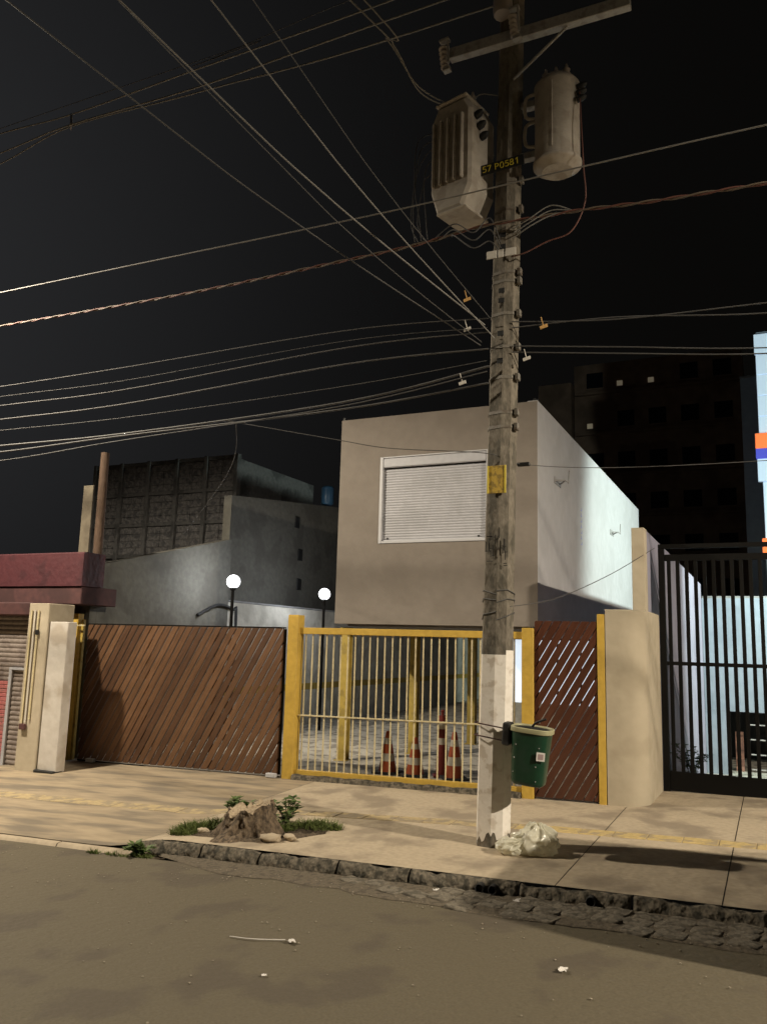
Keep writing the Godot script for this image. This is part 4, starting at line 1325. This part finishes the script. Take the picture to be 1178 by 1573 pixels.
func street_things() -> void:
	# bin
	var o := thing("litter_bin", "dark green plastic litter bin strapped to the pole", "litter bin", Vector3(-1.92, .62, -7.02))
	o.rotation = Vector3(.03, 0, -.085)
	var st := tool()
	var rows := []
	for p in [[0.0, .0], [.72, .0], [.8, .012], [.83, .04], [.9, .25], [.97, .42], [1.0, .44], [1.03, .44], [1.03, .455]]:
		var line := PackedVector3Array()
		for k in 37:
			var a := TAU * k / 36.0
			var sq := pow(pow(absf(cos(a)), 3.2) + pow(absf(sin(a)), 3.2), -1.0 / 3.2)
			line.append(Vector3(cos(a) * sq * .172 * p[0], p[1], sin(a) * sq * .135 * p[0]))
		rows.append(line)
	grid(st, rows, false, true)
	put("tub", st, M.bin_green, o)
	st = tool()
	rows = []
	for p in [[1.035, .435], [1.05, .44], [1.05, .468], [1.03, .475], [.95, .475], [.93, .46], [.9, .3]]:
		var line := PackedVector3Array()
		for k in 37:
			var a := TAU * k / 36.0
			var sq := pow(pow(absf(cos(a)), 3.2) + pow(absf(sin(a)), 3.2), -1.0 / 3.2)
			line.append(Vector3(cos(a) * sq * .172 * p[0], p[1], sin(a) * sq * .135 * p[0]))
		rows.append(line)
	grid(st, rows, false, true)
	put("rim", st, M.bin_rim, o)
	var lid := tool()
	rows = []
	for p in [[.93, .462], [.5, .42], [0.0, .4]]:
		var line := PackedVector3Array()
		for k in 37:
			var a := TAU * k / 36.0
			line.append(Vector3(cos(a) * .172 * p[0], p[1], sin(a) * .135 * p[0]))
		rows.append(line)
	grid(lid, rows, false, true)
	put("liner", lid, M.black, o)
	box("bracket", Vector3(-.235, .3, -.02), Vector3(-.165, .49, .1), M.black, o, .012)
	var hd := tool()
	tube(hd, curve([Vector3(-.02, .47, -.08), Vector3(.02, .51, -.05), Vector3(.1, .55, -.05)], 4), .01, 7)
	put("stick", hd, M.black, o)
	var stk := box("sticker", Vector3(.085, .235, .131), Vector3(.155, .305, .134), M.paper, o, .0)
	stk.rotation.y = .35
	stk.position = Vector3(.118, .26, .122)
	var mk := tool()
	bx(mk, Vector3(-.022, -.022, .0018), Vector3(.022, .022, .003), 0.0)
	put("sticker_print", mk, M.sticker_mark, stk)
	for s in [[-.1, .33], [-.11, .22], [-.115, .1], [.08, .17], [.085, .05], [.1, .325]]:
		var rv := tool()
		lathe(rv, [Vector2(.006, 0), Vector2(.005, .003), Vector2(0, .004)], 8, Vector3.ZERO, Basis(Vector3.RIGHT, PI / 2))
		var zz := sqrt(maxf(0.0, 1.0 - pow(s[0] / .172, 3.2))) * .135 * .93
		put("rivet", rv, M.galvanised, o, Vector3(s[0], s[1], pow(maxf(0.0, 1.0 - pow(absf(s[0]) / (.172 * (.83 + .17 * s[1] / .42)), 3.2)), 1.0 / 3.2) * .135 * (.83 + .16 * s[1] / .42)))
	for h in [1.07, .965]:
		st = tool()
		var pts := []
		for p in [[-.164, .02], [-.164, .1], [-.12, .143], [.12, .143], [.168, .11], [.172, .0]]: pts.append(Vector3(-2.285 + p[0] + .02, h + (.02 if p[0] < 0 else -.01), -7.2 + p[1]))
		tube(st, pts, .006, 6)
		var tie := put("bin_strap", st, M.maroon, o)
		tie.transform = o.transform.affine_inverse()
	# bag
	var n := FastNoiseLite.new()
	n.seed = 61
	n.frequency = 1.6
	n.fractal_octaves = 2
	n.fractal_type = FastNoiseLite.FRACTAL_RIDGED
	var bag := thing("rubbish_bag", "crumpled translucent white plastic bag beside the foot of the pole", "bag", Vector3(-1.93, walk_y(-1.93, -7.0), -7.0))
	for b in [[Vector3(.06, .1, -.06), Vector3(.2, .14, .16), 0.0, "sack", Vector3(.1, .95, .1)], [Vector3(-.12, .06, .06), Vector3(.12, .075, .1), 9.0, "knotted_end", Vector3(.7, .6, .1)]]:
		st = tool()
		rows = []
		var knot: Vector3 = b[4].normalized()
		var side := knot.cross(Vector3(0, 0, 1)).normalized()
		var third := knot.cross(side)
		for i in 41:
			var line := PackedVector3Array()
			for j in 97:
				var th := PI * i / 40.0
				var ph := TAU * (j % 96) / 96.0
				var v := knot * cos(th) + side * sin(th) * cos(ph) + third * sin(th) * sin(ph)
				# gathers run from the knot and die out over the belly
				var pleat := (.5 + .5 * sin(ph * 9.0 + sin(ph * 2.0 + b[2]) * 2.0 + th)) * .2 * smoothstep(2.7, .5, th)
				var d := .86 + n.get_noise_3dv(v * .45 + Vector3(b[2], 0, 0)) * .26 - pleat + n.get_noise_3dv(v * 1.6 + Vector3(b[2], 5, 0)) * .05
				var p: Vector3 = b[0] + v * b[1] * d + knot * .03 * smoothstep(.5, .0, th)
				p.y = maxf(p.y, .004)
				line.append(p)
			rows.append(line)
		grid(st, rows, false, true)
		put(b[3], st, M.bag, bag)
	# cones
	var cone_rows := [[-4.86, -10.55, .56, false, "orange and white traffic cone nearest the sliding gate"], [-4.43, -10.5, .5, false, "orange and white traffic cone standing against the middle column"], [-4.08, -10.6, .84, true, "tall slim red and white marker post among the traffic cones"], [-3.85, -10.45, .6, false, "orange and white traffic cone nearest the utility pole"]]
	for c in cone_rows:
		var cn := thing("marker_post" if c[3] else "traffic_cone", c[4], "traffic cone", Vector3(c[0], lot_y(c[0]) - .01, c[1]), rng.randf() * .6, "traffic cones behind the yellow fence")
		var h: float = c[2]
		var r0: float = .1 if c[3] else .13
		var bands := [[0.05, .3, 0], [.3, .48, 1], [.48, .7, 0], [.7, .84, 1], [.84, 1.0, 0]] if not c[3] else [[.04, .5, 0], [.5, .6, 1], [.6, .74, 0], [.74, .84, 1], [.84, .95, 0]]
		for bd in bands:
			st = tool()
			var ra: float = lerpf(r0, .03, bd[0])
			var rb: float = lerpf(r0, .03, bd[1])
			if c[3]:
				ra = lerpf(.085, .05, bd[0])
				rb = lerpf(.085, .05, bd[1])
			var pf := [Vector2(ra, bd[0] * h), Vector2(rb, bd[1] * h)]
			if bd[1] > .94: pf.append(Vector2(0, bd[1] * h + .005))
			lathe(st, pf, 20)
			put("reflective_band" if bd[2] == 1 else "body", st, M.cone_white if bd[2] == 1 else (M.cone_red if c[3] else M.cone_orange), cn)
		if c[3]:
			st = tool()
			lathe(st, [Vector2(.02, h * .95), Vector2(.02, h), Vector2(.03, h + .02), Vector2(0, h + .04)], 12)
			put("knob", st, M.cone_red, cn)
		box("base", Vector3(-.17, 0, -.17) * (.75 if c[3] else 1.0), Vector3(.17, .03 / (.75 if c[3] else 1.0), .17) * (.75 if c[3] else 1.0), M.cone_red if c[3] else M.rubber, cn, .012)
	# litter on the road
	var scraps := [[-1.13, -4.85, .03, "white paper scrap on the road in front of the pole"], [-2.75, -4.62, .028, "white paper scrap on the road below the tree stump"], [-.02, -4.9, .03, "pale scrap on the road at the picture's edge"], [-2.6, -4.1, .014, "tiny pale scrap nearest the viewer"], [-2.35, -6.03, .022, "white scrap in the gutter below the pole"], [-1.72, -6.0, .03, "crushed white cup in the gutter by the drain holes"]]
	for s in scraps:
		st = tool()
		rows = []
		for i in 5:
			var line := PackedVector3Array()
			for j in 5:
				line.append(Vector3((i / 4.0 - .5) * s[2] * 2.0, absf(n.get_noise_2d(i * .9 + s[0] * 9.0, j * .9)) * s[2] * .8 + .002, (j / 4.0 - .5) * s[2] * 1.5))
			rows.append(line)
		grid(st, rows, false)
		var p := put("paper_scrap", st, M.paper, null, Vector3(s[0], road_y(s[0]) + .006, s[1]))
		p.rotation.y = rng.randf() * 3.0
		tag(p, s[3], "litter", "scraps of litter")
	st = tool()
	tube(st, curve([Vector3(-3.15, road_y(-3.15) + .008, -4.55), Vector3(-2.98, road_y(-2.98) + .012, -4.56), Vector3(-2.8, road_y(-2.8) + .008, -4.64)], 5), .004, 5)
	tag(put("straw", st, M.paper), "thin pale straw lying on the road beside a scrap", "litter")
	var gr := tool()
	for k in 520:
		var x := rng.randf_range(-8.5, 1.0)
		var z := -2.8 - 3.1 * sqrt(rng.randf())
		if rng.randf() < .45:
			x = rng.randf_range(-4.6, .6)
			z = -5.6 - rng.randf() * .5
		var s := rng.randf_range(.002, .007)
		bx(gr, Vector3(-s, -s * .4, -s * .8), Vector3(s, s * .6, s), s * .3, Basis(Vector3.UP, rng.randf() * 3.0), Vector3(x, road_y(x) + .006, z))
	tag(put("grit", gr, M.pebble), "loose grit scattered over the road and gutter", "grit", "", "stuff")

# ---------------------------------------------------------------- wires
func wire(label: String, pts: Array, r: float, material: Material, called := "overhead_wire", group := "overhead wires", steps := 8) -> Node3D:
	var st := tool()
	tube(st, curve(pts, steps), r * .8, 6)
	var o := put(called, st, material)
	tag(o, label, "wire", group)
	return o

func P(x: float, y: float, z: float) -> Vector3:
	return Vector3(x, y, z)

func wires() -> void:
	var far := -44.0
	# high lines along the street
	wire("highest bare power line over the street, leftmost at the top edge", [P(far, 8.9, -7.2), P(-22, 8.8, -7.2), P(-13, 8.92, -7.2), P(-9.7, 8.82, -7.2), P(-8.3, 8.74, -7.2), P(-6.2, 8.78, -7.2), P(-3.45, 8.82, -7.2), P(-2.12, 8.95, -7.2), P(9.7, 8.9, -6.9), P(40, 8.9, -7)], .012, M.wire_bare)
	wire("middle bare power line of the top three", [P(far, 8.4, -6.9), P(-22, 8.0, -6.9), P(-13, 8.0, -6.9), P(-9.25, 8.22, -6.9), P(-7.94, 8.3, -6.9), P(-5.75, 8.24, -6.9), P(-2.75, 8.31, -6.9), P(9.7, 8.4, -6.8), P(40, 8.4, -7)], .012, M.wire_bare)
	wire("lowest bare power line of the top three, meeting the pole top", [P(far, 8.6, -7.5), P(-22, 8.2, -7.5), P(-13, 8.2, -7.5), P(-10.03, 8.6, -7.5), P(-8.63, 8.84, -7.5), P(-6.24, 8.72, -7.5), P(-2.42, 8.61, -7.5), P(9.7, 8.6, -7.2), P(40, 8.6, -7)], .012, M.wire_bare)
	wire("faint thin line just above the top three power lines", [P(far, 9.3, -7.6), P(-8.78, 9.3, -7.6), P(-6.57, 9.24, -7.6), P(-4.6, 9.39, -7.6), P(-2.1, 9.5, -7.6)], .006, M.wire)
	var sp := thing("line_spacer", "small spacer clipped between the top power lines", "spacer", P(-8.3, 8.3, -7.2))
	var st := tool()
	tube(st, [P(.0, .44, 0), P(.36, .0, .3)], .016, 6)
	tube(st, [P(.36, .0, .3), P(-.33, .5, -.3)], .016, 6)
	tube(st, [P(-.33, .5, -.3), P(0, .44, 0)], .016, 6)
	put("clip", st, M.porcelain, sp)
	# low voltage pair along the street
	wire("thin grey cable crossing the front of the boxy transformer", [P(far, 6.3, -6.76), P(-22, 6.10, -6.76), P(-13, 6.12, -6.76), P(-9.3, 6.07, -6.76), P(-6.0, 6.03, -6.76), P(-3.4, 6.00, -6.76), P(-2.15, 6.01, -6.76), P(-1.5, 6.02, -6.76), P(.15, 6.03, -6.76), P(2, 6.00, -6.76), P(5, 6.12, -6.93), P(9.7, 6.3, -6.9), P(40, 6.3, -7)], .009, M.wire_bare)
	for k in 2:
		var pts := curve([P(far, 5.9, -7.05), P(-22, 5.85, -7.05), P(-13, 5.84, -7.05), P(-9.25, 5.77, -7.05), P(-6, 5.71, -7.05), P(-4.05, 5.73, -7.05), P(-3.1, 5.75, -7.05), P(-2.4, 5.79, -7.02), P(-1.85, 5.77, -7.02), P(-1.4, 5.77, -7.05), P(-.8, 5.72, -7.05), P(.13, 5.68, -7.05), P(1.5, 5.62, -7.05), P(4, 5.6, -7.0), P(9.7, 5.8, -6.9), P(40, 5.8, -7)], 26)
		for i in pts.size(): pts[i] += Vector3(0, sin(pts[i].x * 14.0 + k * PI), cos(pts[i].x * 14.0 + k * PI)) * .009
		st = tool()
		tube(st, pts, .0085, 5)
		tag(put("twisted_cable", st, M.wire_brown if k == 0 else M.wire_red), "%s strand of the twisted service cable along the street" % ["brown", "reddish"][k], "wire", "twisted service cable")
	# telephone bundles
	var bundle := [[4.89, 4.89, 4.92, 4.82, "uppermost dim cable of the telephone bundle", .006], [4.64, 4.62, 4.74, 4.69, "second dim cable of the telephone bundle", .008], [4.46, 4.45, 4.57, 4.53, "third dim cable of the telephone bundle", .01], [4.12, 4.1, 4.18, 4.37, "thick lower cable of the telephone bundle", .014], [4.03, 4.07, 4.1, 4.2, "lowest sagging cable of the telephone bundle", .012], [3.9, 4.0, 4.12, 4.3, "thin cable twisted along the lower telephone bundle", .007], [4.3, 4.27, 4.32, 4.4, "faint cable between the two telephone bundles", .005], [4.75, 4.72, 4.8, 4.72, "hair-thin line under the uppermost telephone cable", .004]]
	for b in bundle:
		var z: float = -7.0 - (b[5] - .008) * 8.0
		wire(b[4] + ", running to the pole", [P(far, b[0] + .2, z), P(-22, b[0] + .1, z), P(-13, b[0] + .03, z), P(-9.0, b[0], z), P(-6.8, b[1], z), P(-3.85, b[2], z), P(pole_x(b[3]) - .1, b[3], z)], b[5], M.wire, "telephone_cable", "telephone cables")
	for b in [[4.8, 4.68, 4.64, "highest cable leaving the pole toward the lit tower"], [4.74, 4.7, 4.55, "second cable leaving the pole toward the lit tower"], [4.56, 4.42, 4.25, "third cable leaving the pole toward the lit tower"], [4.5, 4.36, 4.2, "lowest cable leaving the pole toward the lit tower"]]:
		wire(b[3], [P(pole_x(b[0]) + .1, b[0], -7.1), P(-1.13, b[1], -7.1), P(.08, b[2], -7.1), P(1.4, b[2] - .06, -7.08), P(4, b[2] - .05, -7.0), P(9.7, b[2] + .2, -6.9), P(40, b[2] + .3, -7)], .007, M.wire, "telephone_cable", "telephone cables")
	# drops crossing the street
	var cross := [[P(-4.07, 6.3, -3.85), P(-2.36, 4.8, -7.08), .008, M.wire_bare, "bright grey drop wire from pole to top edge, leftmost of the clear pair"], [P(-3.53, 6.4, -4.21), P(-2.26, 4.65, -7.08), .007, M.wire_bare, "bright grey drop wire rising from the pole, rightmost of the clear pair"], [P(-4.51, 6.0, -3.34), P(-2.4, 4.6, -7.08), .007, M.wire, "dim drop wire rising from the pole to the top left corner"], [P(-3.55, 5.7, -4.34), P(-2.38, 4.62, -7.05), .005, M.wire, "faint drop wire close under the bright pair"], [P(-3.18, 6.3, -4.3), P(-2.3, 4.85, -7.05), .005, M.wire, "faint steep drop wire nearest the transformers"]]
	for c in cross:
		var a: Vector3 = c[0]
		var b: Vector3 = c[1]
		var e := a + (a - b) * 2.2 + Vector3(0, .6, 0)
		var mid := (a + b) / 2.0 - Vector3(0, .1, 0)
		wire(c[4], [e, a, mid, b], c[2], c[3], "drop_wire", "drop wires over the street", 10)
	for k in 2:
		wire("kinked high lead from the top edge to the boxy transformer, %s of two" % ["upper", "lower"][k], [P(-6.5 + .3 * k, 10.5, -1.5), P(-3.36 + .12 * k, 7.7, -5.7), P(-3.1 + .06 * k, 7.5 - .06 * k, -6.3), P(-2.95 + .02 * k, 7.25 - .07 * k, -6.7), P(-2.72, 7.22 - .02 * k, -7.1)], .009, M.wire_bare, "transformer_lead", "leads of the transformers")
	# hanging loops beside the boxy transformer
	for k in 5:
		var x := -3.12 + k * .035
		wire("slack cable hanging beside the boxy transformer, number %s from the street edge" % ["one", "two", "three", "four", "five"][k], [P(-2.82, 6.95 - .04 * k, -7.1), P(x + .04, 6.9 - .1 * k, -7.05), P(x - .03 * (k % 3), 6.4, -7.05), P(x - .06 * (k % 2), 6.0, -7.05), P(x + .02, 5.78, -7.05)], .006, M.wire, "slack_cable", "slack cables by the transformer")
	wire("reddish lead looping down from the drum transformer", [P(-1.44, 7.05, -7.1), P(-1.42, 6.7, -7.05), P(-1.4, 6.2, -7.05), P(-1.39, 5.85, -7.05), P(-1.52, 5.58, -7.05), P(-1.75, 5.52, -7.05), P(-1.95, 5.45, -7.05), P(-2.1, 5.45, -7.08)], .008, M.wire_red, "transformer_lead", "leads of the transformers")
	wire("grey lead arching from the pole to the boxy transformer", [P(-2.25, 7.2, -7.08), P(-2.42, 7.24, -7.05), P(-2.5, 7.15, -7.05), P(-2.5, 7.0, -7.1)], .007, M.wire_bare, "transformer_lead", "leads of the transformers")
	for k in 3: wire("tangled jumper under the boxy transformer, %s" % ["highest", "middle", "lowest"][k], [P(-2.9 + .1 * k, 5.76, -7.05), P(-2.65, 5.85 - .06 * k, -6.98), P(-2.45, 5.72 - .08 * k, -6.98), P(-2.3, 5.86 - .12 * k, -7.02), P(-2.2, 5.6 - .05 * k, -7.06)], .008, M.wire, "jumper_wire", "jumpers on the pole")
	for k in 3: wire("short jumper on the house side of the pole, %s" % ["highest", "middle", "lowest"][k], [P(-2.08, 5.72 - .05 * k, -7.06), P(-1.9, 5.76 - .04 * k, -7.0), P(-1.7, 5.86 - .05 * k, -7.02), P(-1.5, 5.78, -7.05)], .007, M.wire_bare, "jumper_wire", "jumpers on the pole")
	# house drops
	wire("thin drop wire crossing in front of the shutter to the pole", [P(-5.24, 4.1, -7.0), P(-3.9, 3.78, -7.0), P(-3.28, 3.64, -7.0), P(-2.33, 3.53, -7.05), P(-2.05, 3.46, -7.3), P(-1.3, 3.46, -7.7), P(.03, 3.5, -8.0), P(1.5, 3.56, -8.1), P(4, 3.75, -8.25), P(9, 4.2, -8.5)], .005, M.wire, "drop_wire", "drop wires over the street")
	box("wire_clamp", P(-2.1, 3.44, -7.32), P(-1.98, 3.475, -7.28), M.black, null, .006)
	tag(get_child(get_child_count() - 1), "small black clamp on the drop wire right of the pole", "clamp")
	wire("low wire slanting from the pole to the top of the iron gate", [P(-2.12, 2.12, -7.15), P(-1.9, 2.25, -8.0), P(-1.6, 2.6, -9.3), P(-1.3, 3.05, -10.7)], .005, M.wire, "drop_wire", "drop wires over the street")
	wire("thin stay wire from the telephone bundle down to the yard wall", [P(-5.2, 4.1, -7.1), P(-6.4, 3.9, -8.6), P(-9.7, 3.3, -11.5)], .004, M.wire, "drop_wire", "drop wires over the street")
	# tags on the cables
	for t in [[-2.52, 5.06, -7.02, M.tag_orange, "upper orange tag on a cable left of the pole"], [-2.5, 4.74, -6.98, M.tag_white, "pale tag on a cable left of the pole, below the upper orange one"], [-1.79, 4.7, -7.08, M.tag_orange, "orange tag on a cable right of the pole"], [-2.55, 4.22, -7.0, M.tag_white, "lowest pale tag left of the pole"], [-1.95, 4.41, -7.08, M.tag_white, "pale tag right of the pole below the orange one"]]:
		st = tool()
		bx(st, Vector3(-.036, -.016, -.003), Vector3(.036, .016, .003), .002)
		bx(st, Vector3(-.004, .014, -.002), Vector3(.004, .1, .002), .001)
		var o := put("cable_tag", st, t[3], null, P(t[0], t[1], t[2]))
		o.rotation.z = .25
		tag(o, t[4], "tag", "cable tags")

# ---------------------------------------------------------------- lamps outside the picture, parked car
func street_lamp(label: String, foot: Vector3, reach: float, energy: float, slew := 0.0) -> void:
	var o := thing("street_lamp", label, "street lamp", foot, 0, "street lamps on neighbouring poles")
	var st := tool()
	tube(st, [Vector3(0, -.3, 0), Vector3(0, 9.2, 0)], [.16, .11], 12)
	put("pole", st, M.pole, o)
	st = tool()
	tube(st, curve([Vector3(0, 7.0, .1), Vector3(slew * .4, 7.5, reach * .4), Vector3(slew, 7.75, reach)], 6), .03, 8)
	put("arm", st, M.galvanised, o)
	box("housing", Vector3(slew - .17, 7.7, reach - .15), Vector3(slew + .17, 7.82, reach + .5), M.galvanised, o, .03)
	box("lamp_lens", Vector3(slew - .12, 7.675, reach), Vector3(slew + .12, 7.698, reach + .4), M.warm_lens, o, .004)
	var l := SpotLight3D.new()
	l.name = "lamp_light"
	o.add_child(l, true)
	l.position = Vector3(slew, 7.66, reach + .2)
	l.rotation.x = -PI / 2
	l.spot_angle = 89
	l.spot_angle_attenuation = .36
	l.light_color = Color(1.0, .945, .85)
	l.light_energy = energy
	l.light_size = .16
	l.spot_range = 90
	l.spot_attenuation = 2
	l.shadow_enabled = true

func parked_van() -> void:
	var o := thing("parked_van", "dark grey panel van parked against the kerb past the iron gate", "van", Vector3(2.55, road_y(2.55) + .02, -5.88))
	var st := tool()
	prism(st, [Vector2(-2.1, .3), Vector2(2.1, .3), Vector2(2.12, 1.75), Vector2(2.05, 1.9), Vector2(-1.45, 1.93), Vector2(-1.62, 1.86), Vector2(-2.1, 1.05)], 1.5, .06)
	put("body", st, M.car_paint, o)
	st = tool()
	bx(st, Vector3(-.01, -.42, -.62), Vector3(.01, .42, .62), .005, Basis(Vector3(0, 0, 1), -.53), Vector3(-1.875, 1.46, 0))
	put("windscreen", st, M.dark_glass, o)
	for s in [-1, 1]:
		st = tool()
		prism(st, [Vector2(-1.75, 1.08), Vector2(-.85, 1.08), Vector2(-.85, 1.7), Vector2(-1.5, 1.7)], .012)
		put("side_window", st, M.dark_glass, o, Vector3(0, 0, s * .752))
		box("sill_trim", Vector3(-1.0, .34, s * .755 - .012), Vector3(1.0, .42, s * .755 + .012), M.rubber, o, .004)
		for x in [-1.35, 1.35]:
			st = tool()
			lathe(st, [Vector2(0, -.09), Vector2(.2, -.1), Vector2(.28, -.09), Vector2(.31, -.05), Vector2(.31, .05), Vector2(.28, .09), Vector2(.2, .1), Vector2(0, .09)], 24, Vector3.ZERO, Basis(Vector3.RIGHT, PI / 2))
			var wh := put("wheel", st, M.rubber, o, Vector3(x, .3, s * .68))
			st = tool()
			lathe(st, [Vector2(.19, .0), Vector2(.17, .02), Vector2(.05, .03), Vector2(0, .035)], 20, Vector3.ZERO, Basis(Vector3.RIGHT, PI / 2 * s))
			put("rim", st, M.steel, wh, Vector3(0, 0, s * .1))
		box("tail_light", Vector3(2.1, .8, s * .66 - .06), Vector3(2.14, 1.2, s * .66 + .06), M.cone_red, o, .01)
		box("headlight", Vector3(-2.13, .75, s * .58 - .13), Vector3(-2.09, .95, s * .58 + .13), M.frame_white, o, .01)

# ---------------------------------------------------------------- build
func _ready() -> void:
	rng.seed = 2024
	# camera
	var cam := Camera3D.new()
	cam.name = "camera"
	var yaw := deg_to_rad(25.5)
	var pitch := deg_to_rad(9.25)
	var roll := deg_to_rad(1.64)
	var f := Vector3(-sin(yaw) * cos(pitch), sin(pitch), -cos(yaw) * cos(pitch))
	var rt := f.cross(Vector3.UP).normalized()
	var up := rt.cross(f)
	cam.transform = Transform3D(Basis(rt * cos(roll) + up * sin(roll), up * cos(roll) - rt * sin(roll), -f), Vector3(0, 1.75, 0))
	cam.fov = rad_to_deg(2.0 * atan(786.5 / 1250.0))
	cam.near = .05
	cam.far = 400
	add_child(cam)
	cam.current = true
	# night sky with the glow of the town low on one side
	var im := Image.create(256, 128, false, Image.FORMAT_RGBF)
	for y in 128:
		for x in 256:
			var az := (x + .5) / 256.0 * TAU # the picture starts at -z
			var el := PI / 2 - (y + .5) / 128.0 * PI
			var d := Vector3(sin(az) * cos(el), sin(el), -cos(az) * cos(el))
			var g := Vector3(sin(-1.2) * cos(.35), sin(.35), -cos(-1.2) * cos(.35))
			var s := exp(-pow(d.angle_to(g) / .5, 2.0))
			im.set_pixel(x, y, Color(.0024 + .0215 * s, .0022 + .0222 * s, .0019 + .0242 * s))
	var sky_mat := PanoramaSkyMaterial.new()
	sky_mat.panorama = ImageTexture.create_from_image(im)
	var sky := Sky.new()
	sky.sky_material = sky_mat
	var env := Environment.new()
	env.background_mode = Environment.BG_SKY
	env.sky = sky
	env.tonemap_mode = Environment.TONE_MAPPER_LINEAR
	env.tonemap_exposure = 1.0
	env.sdfgi_enabled = true
	env.ssao_enabled = true
	env.ssil_enabled = true
	var we := WorldEnvironment.new()
	we.name = "world_environment"
	we.environment = env
	add_child(we)
	make_materials()
	M.warm_lens = glow(1.0, .88, .7, 14.0)
	M.cold_lens = glow(.86, .94, 1.0, 14.0)
	M.globe = glow(.95, .97, 1.0, 4.0)
	M.lit_pane = glow(.80, .90, 1.0, .85)
	M.warm_window = glow(.95, .8, .55, .08)
	M.sign_white = glow(.55, .68, .82, .42)
	M.sign_orange = glow(.85, .18, .05, .8)
	M.sign_blue = glow(.06, .07, .42, .8)
	street_lamp("warm street lamp on the next pole up the street, past the shop", Vector3(-13.4, road_y(-13.4), -7.2), 1.8, 150.0, 2.8)
	street_lamp("warm street lamp on the next pole down the street, past the iron gate", Vector3(9.7, road_y(7.0), -6.9), 3.2, 400.0)
	ground_setting()
	kerb_and_gutter()
	house()
	right_side()
	left_side()
	fences()
	utility_pole()
	transformers()
	street_things()
	plants()
	wires()
	parked_van()
	for n in find_children("*", "", true, false):
		if n.has_meta("used_names"): n.remove_meta("used_names")
	remove_meta("used_names")
